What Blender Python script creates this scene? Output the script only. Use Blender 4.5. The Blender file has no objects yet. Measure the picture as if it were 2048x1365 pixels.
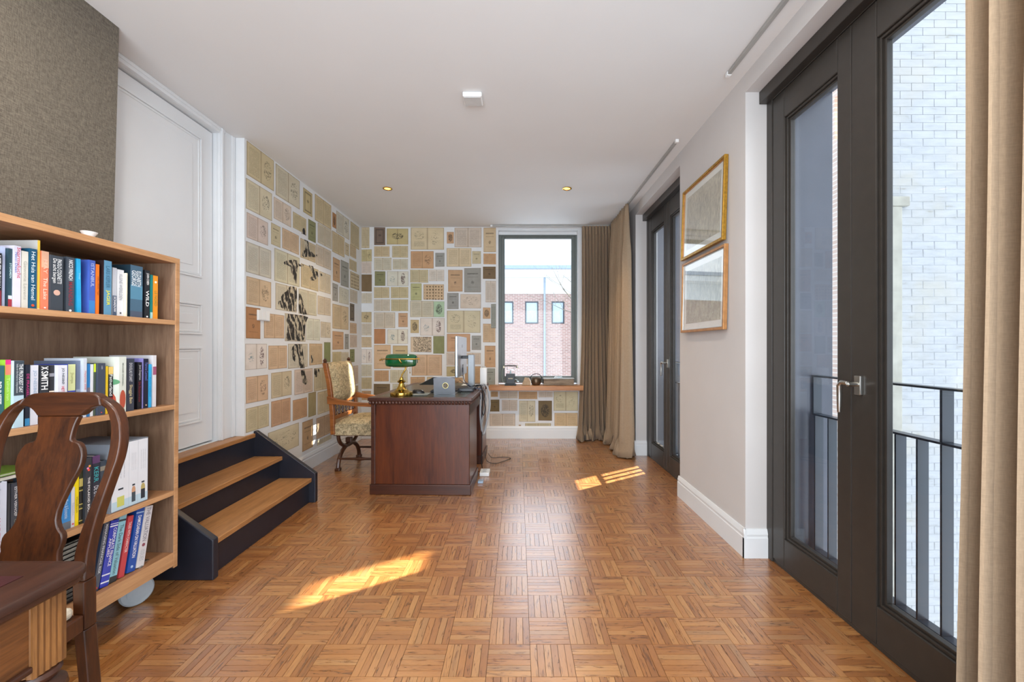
import bpy, bmesh, math, random
from mathutils import Vector, Matrix
random.seed(7)
PI = math.pi
SC = bpy.context.scene
COL = SC.collection
# ------------------------------------------------------------------ camera
F, VX, VY, EYE = 830.0, 1036.0, 693.0, 1.22
cam_d = bpy.data.cameras.new('camera')
cam = bpy.data.objects.new('camera', cam_d); COL.objects.link(cam)
cam.location = (0, 0, EYE); cam.rotation_euler = (PI/2, 0, 0)
cam_d.sensor_width = 36.0; cam_d.sensor_fit = 'HORIZONTAL'
cam_d.lens = F/2048*36.0
cam_d.shift_x = -(VX-1024)/2048; cam_d.shift_y = (VY-682.5)/2048
cam_d.clip_start = 0.02; cam_d.clip_end = 300
SC.camera = cam
# ------------------------------------------------------------------ world, sun, exposure
w = bpy.data.worlds.new('sky'); SC.world = w; w.use_nodes = True
bg = w.node_tree.nodes['Background']
bg.inputs['Color'].default_value = (0.80, 0.89, 1.0, 1); bg.inputs['Strength'].default_value = 1.25
SUN_DIR = Vector((.839*math.cos(math.radians(34.6)), .545*math.cos(math.radians(34.6)), math.sin(math.radians(34.6))))
sd = bpy.data.lights.new('sun', 'SUN'); sd.energy = 17.0; sd.angle = math.radians(0.6); sd.color = (1.0, .93, .80)
sun = bpy.data.objects.new('sun', sd); COL.objects.link(sun)
sun.rotation_euler = SUN_DIR.to_track_quat('Z', 'Y').to_euler(); sun.location = (6, 8, 9)
def area(name, loc, rot, sx_, sy_, e, c):
    d = bpy.data.lights.new(name, 'AREA'); d.shape = 'RECTANGLE'; d.size = sx_; d.size_y = sy_; d.energy = e; d.color = c
    o = bpy.data.objects.new(name, d); COL.objects.link(o); o.location = loc; o.rotation_euler = rot; return o
# added fill lamp in place of rear daylight, tilted up to lift the ceiling
area('rear_fill_light', (-.2, -1.25, 1.3), (PI/2+.38, 0, 0), 3.0, 2.2, 46, (.84, .92, 1.0))
# added fill lamps at the ceiling, out of view, to brighten the interior
for x_, y_ in ((-1.3, 1.2), (.5, 1.2), (-1.3, -.4), (.5, -.4)):
    area('ceiling_fill_lamp', (x_, y_, 2.79), (0, 0, 0), .12, .12, 7, (1.0, .93, .84))
SC.view_settings.view_transform = 'Standard'; SC.view_settings.look = 'None'
SC.view_settings.gamma = 1; SC.view_settings.exposure = 1.3
try: SC.view_settings.use_curve_mapping = False
except Exception: pass
SC.cycles.max_bounces = 10; SC.cycles.diffuse_bounces = 6; SC.cycles.transparent_max_bounces = 24

def ray(px, py): return Vector(((px-VX)/F, 1.0, (VY-py)/F))
E0 = Vector((0, 0, EYE))
def hit(px, py, p0, n):
    d = ray(px, py); t = (Vector(p0)-E0).dot(n)/d.dot(n); return E0+d*t
# ------------------------------------------------------------------ materials
MATS = {}
def lin(c):
    if isinstance(c, str):
        c = tuple(int(c[i:i+2], 16)/255 for i in (0, 2, 4))
    return tuple(((x/12.92) if x <= .04045 else ((x+.055)/1.055)**2.4) for x in c)
class NT:
    def __init__(s, name):
        s.m = bpy.data.materials.new(name); s.m.use_nodes = True
        s.t = s.m.node_tree; s.n = s.t.nodes; s.b = s.n['Principled BSDF']
    def new(s, typ, **kw):
        nd = s.n.new(typ)
        for k, v in kw.items(): setattr(nd, k, v)
        return nd
    def link(s, a, b): s.t.links.new(a, b)
    def val(s, sock, v):
        if isinstance(v, bpy.types.NodeSocket): s.link(v, sock)
        else: sock.default_value = v
    def math(s, op, a, b=0.0, c=0.0):
        nd = s.new('ShaderNodeMath', operation=op)
        s.val(nd.inputs[0], a); s.val(nd.inputs[1], b); s.val(nd.inputs[2], c)
        return nd.outputs[0]
    def noise(s, vec, scale, detail=3, rough=.5, dist=0):
        nd = s.new('ShaderNodeTexNoise'); s.link(vec, nd.inputs['Vector'])
        nd.inputs['Scale'].default_value = scale; nd.inputs['Detail'].default_value = detail
        nd.inputs['Roughness'].default_value = rough; nd.inputs['Distortion'].default_value = dist
        return nd.outputs['Fac']
    def mapping(s, vec, scale=(1, 1, 1), loc=None):
        nd = s.new('ShaderNodeMapping'); s.link(vec, nd.inputs['Vector']); nd.inputs['Scale'].default_value = scale
        if loc is not None: s.link(loc, nd.inputs['Location'])
        return nd.outputs['Vector']
    def ramp(s, fac, stops):
        nd = s.new('ShaderNodeValToRGB'); s.link(fac, nd.inputs['Fac']); e = nd.color_ramp.elements
        while len(e) < len(stops): e.new(.5)
        for el, (p, c) in zip(e, stops):
            el.position = p; el.color = (*c, 1) if not isinstance(c, float) else (c, c, c, 1)
        return nd.outputs['Color']
    def mix(s, fac, a, b, blend='MIX'):
        nd = s.new('ShaderNodeMix', data_type='RGBA', blend_type=blend)
        s.val(nd.inputs[0], fac)
        for i, v in ((6, a), (7, b)):
            if isinstance(v, bpy.types.NodeSocket): s.link(v, nd.inputs[i])
            else: nd.inputs[i].default_value = (*v, 1)
        return nd.outputs[2]
    def bump(s, h, strength=.2, dist=.002):
        nd = s.new('ShaderNodeBump'); nd.inputs['Strength'].default_value = strength; nd.inputs['Distance'].default_value = dist
        s.link(h, nd.inputs['Height']); s.link(nd.outputs['Normal'], s.b.inputs['Normal'])
    def col(s, c): s.link(c, s.b.inputs['Base Color']) if isinstance(c, bpy.types.NodeSocket) else setattr(s.b.inputs['Base Color'], 'default_value', (*c, 1))
    def obj(s): return s.new('ShaderNodeTexCoord').outputs['Object']
    def orand(s): return s.new('ShaderNodeObjectInfo').outputs['Random']
    def ocol(s): return s.new('ShaderNodeObjectInfo').outputs['Color']
def plain(name, c, rough=.5, metal=0, var=.06, scale=14, bump=0, spec=None, bscale=60):
    if name in MATS: return MATS[name]
    T = NT(name); c = lin(c); v = T.obj()
    f = T.noise(v, scale, 3)
    T.col(T.ramp(f, [(.3, tuple(x*(1-var) for x in c)), (.7, tuple(min(1, x*(1+var)) for x in c))]))
    T.b.inputs['Roughness'].default_value = rough; T.b.inputs['Metallic'].default_value = metal
    if spec is not None: T.b.inputs['Specular IOR Level'].default_value = spec
    if bump: T.bump(T.noise(v, bscale, 4), bump)
    MATS[name] = T.m; return T.m
def wood(name, dark, light, axis='x', rough=.4, s=1.0, rnd=True, contrast=1.0, coat=0):
    T = NT(name); v = T.obj()
    if rnd:
        r = T.orand(); cx = T.new('ShaderNodeCombineXYZ')
        for i in range(3): T.link(T.math('MULTIPLY', r, 7.3+i*3), cx.inputs[i])
        loc = cx.outputs[0]
    else: loc = None
    sc = {'x': (1, 12, 12), 'y': (12, 1, 12), 'z': (12, 12, 1)}[axis]
    sc = tuple(q*s for q in sc)
    mv = T.mapping(v, sc, loc)
    a = T.noise(mv, 2.2, 5, .6, .6); b = T.noise(T.mapping(v, tuple(q*5 for q in sc), loc), 3, 3, .6)
    f = T.math('ADD', T.math('MULTIPLY', a, .65), T.math('MULTIPLY', b, .35))
    dk, lt = lin(dark), lin(light)
    T.col(T.ramp(f, [(.5-.16/contrast, dk), (.5, tuple((p+q)/2 for p, q in zip(dk, lt))), (.5+.16/contrast, lt)]))
    T.b.inputs['Roughness'].default_value = rough
    if coat: T.b.inputs['Coat Weight'].default_value = coat; T.b.inputs['Coat Roughness'].default_value = .12
    T.bump(f, .15, .001); MATS[name] = T.m; return T.m
WALL = plain('wall_paint', 'cbc8c6', .75, var=.02, scale=3, bump=.05, bscale=300)
CEIL = plain('ceiling_paint', 'dddddc', .8, var=.015, scale=2)
TRIM = plain('white_lacquer', 'e0e3e5', .35, var=.015, scale=4)
WPAPER = plain('wallpaper_ground', 'dddfe0', .7, var=.02)
DARK = plain('dark_frame_paint', '34302c', .35, var=.08, scale=20)
GREYF = plain('grey_window_frame', '5f6662', .45, var=.05)
NAVY = plain('navy_stair_paint', '20222c', .35, var=.1)
BLACK = plain('black_plastic', '141518', .4)
STEEL = plain('brushed_steel', 'b4b3ae', .3, metal=1)
ALU = plain('aluminium', 'b9c0c8', .32, metal=.9)
BRASS = plain('polished_brass', 'c9a550', .18, metal=1)
GOLD = plain('gilt_wood', 'b58a34', .35, metal=.7, var=.25, scale=60, bump=.4, bscale=90)
COPPER = plain('rose_gilt_wood', 'b68452', .4, metal=.4, var=.15, scale=30)
PAPER = plain('book_paper', 'd8d2c4', .8, var=.06, scale=80)
WHITEP = plain('white_plastic', 'e6e7e6', .4, var=.01)
OAK = wood('oak_step', '8c6038', 'b98552', 'y', .4)
OAKSH = wood('oak_shelf', '85593a', 'ab7e58', 'y', .5, contrast=.8)
OAKBD = wood('oak_board_upright', '6a4d3a', '957a62', 'z', .55, contrast=.8)
OAKEDGE = wood('oak_edge', 'a47850', 'c89a6e', 'y', .5)
OAKSILL = wood('oak_sill', '9c6536', 'c48b55', 'x', .35)
MAHO = wood('mahogany', '3a1609', '5e2c12', 'z', .3, s=.6, coat=.12)
MAHOX = wood('mahogany_rail', '2c120a', '4c2410', 'x', .35, s=.6, coat=.12)
CHAIRW = wood('walnut_chair', '2a1409', '552c12', 'z', .38, s=1.1, coat=.12)
CRESTW = wood('walnut_crest', '281309', '4e2811', 'x', .38, s=1.1, coat=.12)
TABW = wood('oak_table', '422613', '7a4c26', 'y', .4, s=1.0, contrast=1.2, coat=.1)
TABTOP = wood('table_top_stained', '2a160e', '48291b', 'y', .38, s=.8)
REED = wood('oak_leg', '4e2f16', '8c5f32', 'z', .45, s=1.3)
ARMW = wood('armchair_oak', '6b3a18', 'a5642e', 'x', .35, s=1.0)
ARMD = plain('armchair_dark', '4a2a18', .35, var=.2)
LEATHER = plain('oxblood_leather', '3a1418', .45, var=.2, scale=40, bump=.3)
# fabric
def fabric(name, c, s=500, var=.12, rough=.9, trans=0):
    T = NT(name); v = T.obj(); c = lin(c)
    a = T.noise(T.mapping(v, (s*.12, s*.12, s)), 1, 2); b = T.noise(T.mapping(v, (s, s, s*.12)), 1, 2)
    f = T.math('MULTIPLY', T.math('ADD', a, b), .5)
    T.col(T.ramp(f, [(.38, tuple(x*(1-var*1.6) for x in c)), (.62, tuple(min(1, x*(1+var)) for x in c))]))
    T.b.inputs['Roughness'].default_value = rough; T.b.inputs['Specular IOR Level'].default_value = .2
    if 'Sheen Weight' in T.b.inputs: T.b.inputs['Sheen Weight'].default_value = .15
    T.bump(f, .3, .001)
    if trans:
        tr = T.new('ShaderNodeBsdfTranslucent'); tr.inputs['Color'].default_value = (*c, 1)
        mx = T.new('ShaderNodeMixShader'); mx.inputs[0].default_value = trans
        out = T.n['Material Output']; T.link(T.b.outputs[0], mx.inputs[1]); T.link(tr.outputs[0], mx.inputs[2]); T.link(mx.outputs[0], out.inputs['Surface'])
    MATS[name] = T.m; return T.m
LINEN = fabric('curtain_linen', 'ab947a', 420, .08, trans=.24)
GRASS = fabric('grasscloth', '675f53', 420, .26)
def tapestry():
    T = NT('floral_tapestry'); v = T.obj()
    a = T.noise(v, 26, 4, .6, 1.5); b = T.noise(v, 70, 3, .6, 2.0)
    c1 = T.ramp(a, [(.36, lin('857a62')), (.48, lin('b09f7c')), (.58, lin('cfbd98')), (.7, lin('b0906c'))])
    T.col(T.mix(T.ramp(b, [(.5, 0.0), (.62, 1.0)]), c1, lin('7a6c4e')))
    T.b.inputs['Roughness'].default_value = .9; T.bump(b, .4, .002); return T.m
TAP = tapestry()
def glass(name, tint=(1, 1, 1), rough=.0, ior=1.5, bias=0.0):
    T = NT(name); T.n.remove(T.b)
    tr = T.new('ShaderNodeBsdfTransparent'); tr.inputs['Color'].default_value = (*tint, 1)
    gl = T.new('ShaderNodeBsdfGlossy'); gl.inputs['Roughness'].default_value = rough; gl.inputs['Color'].default_value = (1, 1, 1, 1)
    lw = T.new('ShaderNodeLayerWeight'); lw.inputs['Blend'].default_value = .5
    fr = T.math('ADD', T.math('MULTIPLY', T.math('POWER', lw.outputs['Facing'], 4.2), .7), .013+bias)
    mx = T.new('ShaderNodeMixShader'); T.link(fr, mx.inputs[0])
    T.link(tr.outputs[0], mx.inputs[1]); T.link(gl.outputs[0], mx.inputs[2])
    T.link(mx.outputs[0], T.n['Material Output'].inputs['Surface']); return T.m
GLASS = glass('window_glass', (.96, .975, .98), .01, 1.5)
PGLASS = glass('picture_glass', (1, 1, 1), .02, 1.5, .04)
def emis(name, c, s):
    T = NT(name); T.b.inputs['Emission Color'].default_value = (*lin(c), 1); T.b.inputs['Emission Strength'].default_value = s
    T.col(lin(c)); return T.m
GLOW = emis('warm_lamp_glow', 'ffb048', 2.6)
def parquet_mat():
    T = NT('oak_parquet'); uv = T.new('ShaderNodeUVMap').outputs[0]
    r = T.orand(); isl = T.new('ShaderNodeNewGeometry').outputs['Random Per Island']
    q = T.math('FRACT', T.math('ADD', T.math('MULTIPLY', r, 91.7), T.math('MULTIPLY', isl, 17.3)))
    q2 = T.math('FRACT', T.math('MULTIPLY', q, 37.1))
    cx = T.new('ShaderNodeCombineXYZ'); T.link(T.math('MULTIPLY', q, 50), cx.inputs[0]); T.link(T.math('MULTIPLY', q2, 50), cx.inputs[1])
    mv = T.mapping(uv, (9, 70, 1), cx.outputs[0])
    a = T.noise(mv, 1.0, 4, .6, 1.4); mv2 = T.mapping(uv, (30, 420, 1), cx.outputs[0]); b = T.noise(mv2, 1.0, 3, .6)
    base = T.ramp(q, [(0, lin('8e5828')), (.25, lin('9f6530')), (.6, lin('ae743c')), (.85, lin('b9834a')), (1, lin('9a6e44'))])
    # alike tiles vary a little in tone
    base = T.mix(T.math('MULTIPLY', r, .35), base, lin('9a6236'))
    g = T.ramp(a, [(.35, lin('6d4324')), (.47, (.9, .9, .9)), (.7, (1, 1, 1))])
    c = T.mix(.55, base, g, 'MULTIPLY')
    g2 = T.ramp(b, [(.3, (.55, .5, .45)), (.5, (1, 1, 1))])
    c = T.mix(.45, c, g2, 'MULTIPLY'); T.col(c)
    rr = T.math('ADD', .20, T.math('MULTIPLY', a, .2)); T.link(rr, T.b.inputs['Roughness'])
    T.b.inputs['Specular IOR Level'].default_value = .8; T.b.inputs['Coat Weight'].default_value = 1.0; T.b.inputs['Coat Roughness'].default_value = .26; T.b.inputs['Coat IOR'].default_value = 1.95
    T.bump(T.math('ADD', a, b), .12, .0006); return T.m
PARQ = parquet_mat()
def brick_mat(name, c1, c2, mortar, scale=1.0, bump=.5, bw=.22, rh=.065, ms=.01):
    T = NT(name); v = T.obj(); sep = T.new('ShaderNodeSeparateXYZ'); T.link(v, sep.inputs[0])
    cb = T.new('ShaderNodeCombineXYZ'); T.link(T.math('ADD', sep.outputs[0], sep.outputs[1]), cb.inputs[0]); T.link(sep.outputs[2], cb.inputs[1])
    br = T.new('ShaderNodeTexBrick'); T.link(cb.outputs[0], br.inputs['Vector'])
    br.inputs['Color1'].default_value = (*lin(c1), 1); br.inputs['Color2'].default_value = (*lin(c2), 1); br.inputs['Mortar'].default_value = (*lin(mortar), 1)
    br.inputs['Scale'].default_value = scale; br.inputs['Brick Width'].default_value = bw; br.inputs['Row Height'].default_value = rh; br.inputs['Mortar Size'].default_value = ms
    T.col(br.outputs['Color']); T.b.inputs['Roughness'].default_value = .9; return T.m
REDBR = brick_mat('red_brickwork', 'b07058', '9a6250', 'b8aca0')
PALEBR = brick_mat('pale_brickwork', 'cdb9ae', 'bfa79b', 'd6cec6')
def whitebrick():
    T = NT('limewashed_brick'); v = T.obj(); r = T.orand()
    cx = T.new('ShaderNodeCombineXYZ'); T.link(T.math('MULTIPLY', r, 9), cx.inputs[0])
    w_ = T.new('ShaderNodeNewGeometry').outputs['Position']
    a = T.noise(T.mapping(w_, (4, 4, 16)), 1.2, 5, .65); b = T.noise(w_, 2.5, 3)
    T.col(T.mix(T.ramp(b, [(.45, 0.0), (.8, .55)]), T.ramp(a, [(.26, lin('8a887e')), (.36, lin('a6a7a8')), (.6, lin('b1b2b5'))]), lin('b3ab98')))
    T.b.inputs['Roughness'].default_value = .85; T.bump(T.noise(w_, 60, 4), .4, .004); return T.m
LIME = whitebrick()
SLATE = plain('slate_cladding', '4c4f5a', .25, var=.12, scale=3)
RAILP = plain('railing_paint', '2e3640', .35)
RAILP.node_tree.nodes['Principled BSDF'].inputs['Roughness'].default_value = .28
FWHITE = plain('fascia_white', 'd8dde0', .6)
ROOFB = plain('zinc_roof', '8fa0b4', .5)

# ------------------------------------------------------------------ page materials
def page_mat(kind):
    T = NT('page_'+kind); uvn = T.new('ShaderNodeUVMap').outputs[0]; base = T.ocol(); r = T.orand()
    sp = T.new('ShaderNodeSeparateXYZ'); T.link(uvn, sp.inputs[0]); u, v = sp.outputs[0], sp.outputs[1]
    ob = T.new('ShaderNodeSeparateXYZ'); T.link(T.obj(), ob.inputs[0]); z = ob.outputs[2]
    m = T.math
    def band(x, a, b): return m('MULTIPLY', m('GREATER_THAN', x, a), m('LESS_THAN', x, b))
    def ell(cx, cy, rx, ry):
        dx = m('DIVIDE', m('SUBTRACT', u, cx), rx); dy = m('DIVIDE', m('SUBTRACT', v, cy), ry)
        return m('LESS_THAN', m('ADD', m('MULTIPLY', dx, dx), m('MULTIPLY', dy, dy)), 1)
    rv = T.new('ShaderNodeCombineXYZ'); T.link(m('MULTIPLY', r, 40), rv.inputs[0]); T.link(m('MULTIPLY', r, 23), rv.inputs[1])
    nb = T.noise(T.mapping(uvn, (1, 1, 1), rv.outputs[0]), 3, 3)
    nf = T.noise(T.mapping(uvn, (30, 60, 1), rv.outputs[0]), 1, 2)
    nh = T.noise(T.mapping(uvn, (9, 9, 1), rv.outputs[0]), 1, 4, .7, 2)
    c = T.mix(.5, base, T.ramp(nb, [(.3, (.78, .75, .7)), (.7, (1, 1, 1))]), 'MULTIPLY')
    # aged edges of the sheet
    ed = m('MINIMUM', m('MINIMUM', u, m('SUBTRACT', 1, u)), m('MINIMUM', v, m('SUBTRACT', 1, v)))
    c = T.mix(T.ramp(ed, [(.0, .55), (.035, 0.0)]), c, (.16, .10, .05))
    lines = m('GREATER_THAN', m('SINE', m('MULTIPLY', z, 2*PI/.0085)), -.1)
    txt = m('MULTIPLY', lines, m('GREATER_THAN', nf, .42))
    body = band(v, .1, .9)
    def put(c, mask, ink, k): return T.mix(m('MULTIPLY', mask, k), c, ink)
    ink = (.05, .045, .04)
    if kind in ('text', 'plate', 'plates', 'plate2', 'beetle', 'specimens'):
        gut = m('ABSOLUTE', m('SUBTRACT', u, .5))
        c = put(c, m('LESS_THAN', gut, .008), (.12, .07, .03), .5)
        c = put(c, T.ramp(gut, [(.0, 1.0), (.05, 0.0)]), (.3, .22, .13), .3)
    L = m('MULTIPLY', band(u, .08, .44), body); R = m('MULTIPLY', band(u, .56, .92), body)
    if kind == 'text': c = put(c, m('MULTIPLY', m('ADD', L, R), txt), ink, .34)
    if kind == 'plate':
        c = put(c, m('MULTIPLY', L, txt), ink, .34)
        c = put(c, m('MULTIPLY', ell(.75, .52, .15, .3), m('GREATER_THAN', nh, .53)), ink, .6)
    if kind == 'plates':
        c = put(c, m('MULTIPLY', ell(.25, .45, .12, .2), m('GREATER_THAN', nh, .55)), lin('2c6a78'), .8)
        c = put(c, m('MULTIPLY', ell(.75, .5, .10, .38), m('GREATER_THAN', nh, .50)), lin('4a1a24'), .85)
    if kind == 'plate2':
        c = put(c, m('MULTIPLY', ell(.25, .64, .15, .2), m('GREATER_THAN', nh, .55)), ink, .5)
        c = put(c, m('MULTIPLY', m('MULTIPLY', band(u, .1, .42), band(v, .15, .38)), txt), ink, .35)
        c = put(c, m('MULTIPLY', ell(.74, .5, .13, .34), m('GREATER_THAN', nh, .58)), ink, .5)
    if kind == 'beetle': c = put(c, m('MULTIPLY', ell(.5, .52, .27, .2), m('GREATER_THAN', nh, .5)), ink, .8)
    if kind == 'antler':
        c = put(c, m('MULTIPLY', ell(.5, .55, .4, .3), m('GREATER_THAN', nh, .58)), ink, .6)
    if kind == 'specimens':
        cell = m('MULTIPLY', m('GREATER_THAN', m('SINE', m('MULTIPLY', u, 2*PI*7)), .0), m('GREATER_THAN', m('SINE', m('MULTIPLY', v, 2*PI*5)), .0))
        c = put(c, m('MULTIPLY', m('MULTIPLY', cell, band(u, .06, .94)), m('GREATER_THAN', nh, .45)), lin('3a2a1e'), .8)
    if kind == 'title':
        for v0, v1, k in ((.74, .79, .6), (.62, .64, .4), (.2, .22, .35)):
            c = put(c, m('MULTIPLY', m('MULTIPLY', band(v, v0, v1), band(u, .18, .82)), m('GREATER_THAN', nf, .4)), ink, k)
        c = put(c, m('MULTIPLY', ell(.5, .4, .09, .07), m('GREATER_THAN', nh, .45)), ink, .6)
    if kind in ('framed', 'emblem'):
        du = m('ABSOLUTE', m('SUBTRACT', u, .5)); dv = m('ABSOLUTE', m('SUBTRACT', v, .5))
        rim = m('MULTIPLY', m('MULTIPLY', m('LESS_THAN', du, .36), m('LESS_THAN', dv, .4)), m('SUBTRACT', 1, m('MULTIPLY', m('LESS_THAN', du, .29), m('LESS_THAN', dv, .34))))
        if kind == 'framed': c = put(c, rim, ink, .55); c = put(c, m('MULTIPLY', ell(.5, .55, .12, .06), m('GREATER_THAN', nh, .4)), ink, .5)
        else: c = put(c, m('MULTIPLY', ell(.5, .5, .3, .33), m('GREATER_THAN', nh, .47)), ink, .8)
    if kind == 'marble': c = put(c, m('MULTIPLY', band(u, .12, .97), m('GREATER_THAN', T.noise(T.mapping(uvn, (16, 11, 1)), 1, 4, .7, 1.5), .5)), ink, .75)
    T.col(c); T.b.inputs['Roughness'].default_value = .8; T.b.inputs['Specular IOR Level'].default_value = .2
    return T.m
PAGEM = {k: page_mat(k) for k in ('text', 'plate', 'plates', 'plate2', 'beetle', 'antler', 'specimens', 'title', 'framed', 'emblem', 'marble', 'plain')}
# ------------------------------------------------------------------ mesh building
class MB:
    def __init__(s): s.v = []; s.f = []; s.uv = None; s.mi = []; s.cur = 0
    def add(s, vs, fs):
        o = len(s.v); s.v += [tuple(p) for p in vs]; s.f += [[o+i for i in f] for f in fs]; s.mi += [s.cur]*len(fs)
        return s
    def box(s, x0, x1, y0, y1, z0, z1, M=None):
        vs = [Vector((x, y, z)) for x in (x0, x1) for y in (y0, y1) for z in (z0, z1)]
        if M is not None: vs = [M @ p for p in vs]
        return s.add(vs, [(0, 1, 3, 2), (4, 6, 7, 5), (0, 4, 5, 1), (2, 3, 7, 6), (0, 2, 6, 4), (1, 5, 7, 3)])
    def prism(s, poly, vec):
        vec = Vector(vec); n = len(poly); a = [Vector(p) for p in poly]; b = [p+vec for p in a]
        s.add(a+b, [list(range(n))[::-1], list(range(n, 2*n))]+[(i, (i+1) % n, n+(i+1) % n, n+i) for i in range(n)]); return s
    def tube(s, pts, r, n=8, cap=True):
        pts = [Vector(p) for p in pts]; rr = r if isinstance(r, (list, tuple)) else [r]*len(pts)
        rings = []; up = None
        for i, p in enumerate(pts):
            t = (pts[min(i+1, len(pts)-1)]-pts[max(i-1, 0)]).normalized()
            if up is None: up = t.orthogonal().normalized()
            else:
                up = (up-t*up.dot(t)); up = up.normalized() if up.length > 1e-6 else t.orthogonal().normalized()
            sd_ = t.cross(up)
            rings.append([p+(up*math.cos(2*PI*k/n)+sd_*math.sin(2*PI*k/n))*rr[i] for k in range(n)])
        vs = [q for g in rings for q in g]; fs = []
        for i in range(len(pts)-1):
            for k in range(n): fs.append((i*n+k, i*n+(k+1) % n, (i+1)*n+(k+1) % n, (i+1)*n+k))
        if cap: fs += [list(range(n))[::-1], [(len(pts)-1)*n+k for k in range(n)]]
        return s.add(vs, fs)
    def lathe(s, prof, c=(0, 0, 0), n=24, M=None, cap=True):
        vs = []; fs = []
        for (r, z) in prof:
            for k in range(n): vs.append(Vector((r*math.cos(2*PI*k/n), r*math.sin(2*PI*k/n), z)))
        for i in range(len(prof)-1):
            for k in range(n): fs.append((i*n+k, i*n+(k+1) % n, (i+1)*n+(k+1) % n, (i+1)*n+k))
        if cap: fs += [list(range(n))[::-1], [(len(prof)-1)*n+k for k in range(n)]]
        vs = [(M @ p if M is not None else p)+Vector(c) for p in vs]
        return s.add(vs, fs)
    def build(s, name, mats, parent=None, smooth=False, bevel=0, loc=None):
        me = bpy.data.meshes.new(name); me.from_pydata(s.v, [], s.f)
        if not isinstance(mats, (list, tuple)): mats = [mats]
        for m in mats: me.materials.append(m)
        if len(mats) > 1: me.polygons.foreach_set('material_index', s.mi)
        bm = bmesh.new(); bm.from_mesh(me); bmesh.ops.recalc_face_normals(bm, faces=bm.faces); bm.to_mesh(me); bm.free()
        if smooth:
            me.polygons.foreach_set('use_smooth', [True]*len(me.polygons))
            try: me.set_sharp_from_angle(angle=math.radians(40))
            except Exception: pass
        o = bpy.data.objects.new(name, me); COL.objects.link(o)
        if parent is not None: o.parent = parent
        if loc is not None: o.location = loc
        if bevel:
            b = o.modifiers.new('bevel', 'BEVEL'); b.width = bevel; b.segments = 2; b.limit_method = 'ANGLE'; b.angle_limit = math.radians(35)
        return o
def tag(o, label=None, cat=None, group=None, kind=None):
    if label: o['label'] = label
    if cat: o['category'] = cat
    if group: o['group'] = group
    if kind: o['kind'] = kind
    return o
def empty(name, loc=(0, 0, 0), M=None):
    o = bpy.data.objects.new(name, None); COL.objects.link(o); o.empty_display_size = .1
    if M is not None: o.matrix_world = M
    else: o.location = loc
    return o
def structure(o, label=None): o['kind'] = 'structure'; (label and o.__setitem__('label', label)); return o
def B(name, mat, x0, x1, y0, y1, z0, z1, parent=None, bevel=0): return MB().box(x0, x1, y0, y1, z0, z1).build(name, mat, parent, bevel=bevel)
def text_mesh(s, L, H, mat, name='lettering', parent=None, M=None, squeeze=True):
    cu = bpy.data.curves.new('t', 'FONT'); cu.body = s; cu.align_x = 'CENTER'; cu.align_y = 'CENTER'; cu.size = 1; cu.extrude = .0; cu.resolution_u = 2
    if s.isupper(): cu.offset = .012
    o = bpy.data.objects.new('t', cu); COL.objects.link(o)
    dg = bpy.context.evaluated_depsgraph_get(); me = bpy.data.meshes.new_from_object(o.evaluated_get(dg))
    bpy.data.objects.remove(o)
    if not me.vertices: return None
    xs = [v.co.x for v in me.vertices]; ys = [v.co.y for v in me.vertices]
    wx, wy = max(xs)-min(xs), max(ys)-min(ys); cx, cy = (max(xs)+min(xs))/2, (max(ys)+min(ys))/2
    sx = L/wx; sy = H/wy
    if not squeeze: sx = sy = min(sx, sy)
    else: sx = min(sx, sy*1.5); sy = min(sy, sx*1.9)
    for v in me.vertices: v.co = Vector(((v.co.x-cx)*sx, (v.co.y-cy)*sy, 0))
    me.materials.clear(); me.materials.append(mat); me.name = name
    q = bpy.data.objects.new(name, me); COL.objects.link(q)
    if parent is not None: q.parent = parent
    if M is not None: q.matrix_local = M
    return q
INKS = {}
def ink(c):
    if c not in INKS: INKS[c] = plain('print_'+c, c, .5, var=.03)
    return INKS[c]

# ================================================================== ROOM SHELL
CZ = 2.797; YB = 5.488; XL = -2.07; XD = -2.165; XR = 1.315; XF = 1.437; YBACK = -1.3
ceiling = structure(B('ceiling', CEIL, -2.5, 1.9, YBACK, YB+.2, CZ, CZ+.2))
# floor: sub-floor plus mosaic parquet tiles
TW = .167; OX = .0485; OY = 2.366
floor = structure(B('floor', plain('parquet_joint', '3b2616', .7), -2.3, XF+.05, YBACK, YB, -.05, -.0035))
def tile_mesh(variant):
    me = bpy.data.meshes.new('parquet_tile'); vs = []; fs = []; uvs = []
    n = 6; sw = TW/n; g = .0004
    rr = random.Random(variant)
    for k in range(n):
        x0, x1 = -TW/2+k*sw+g, -TW/2+(k+1)*sw-g; y0, y1 = -TW/2+g, TW/2-g
        top = rr.uniform(-.0006, 0); c = .0005; o = len(vs)
        vs += [(x0, y0, -.0035), (x1, y0, -.0035), (x1, y1, -.0035), (x0, y1, -.0035), (x0+c, y0+c, top), (x1-c, y0+c, top), (x1-c, y1-c, top), (x0+c, y1-c, top)]
        fs += [[o+i for i in f] for f in ((4, 5, 6, 7), (0, 1, 5, 4), (1, 2, 6, 5), (2, 3, 7, 6), (3, 0, 4, 7))]
    me.from_pydata(vs, [], fs); uvl = me.uv_layers.new(name='UVMap')
    for l in me.loops:
        co = me.vertices[l.vertex_index].co; uvl.data[l.index].uv = (co.y+variant*1.7, co.x+variant*.9)
    me.materials.append(PARQ); return me
TM = [tile_mesh(i) for i in range(5)]
cells = []
for i in range(-16, 10):
    for j in range(-24, 20):
        x0 = OX+i*TW; y0 = OY+j*TW
        xa, xb, ya, yb = max(x0, -2.3), min(x0+TW, XF+.05), max(y0, YBACK), min(y0+TW, YB)
        if xb-xa < .01 or yb-ya < .01: continue
        cells.append((x0, y0, i, j, xb-xa < TW-.002 or yb-ya < TW-.002))
vis = []
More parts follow.
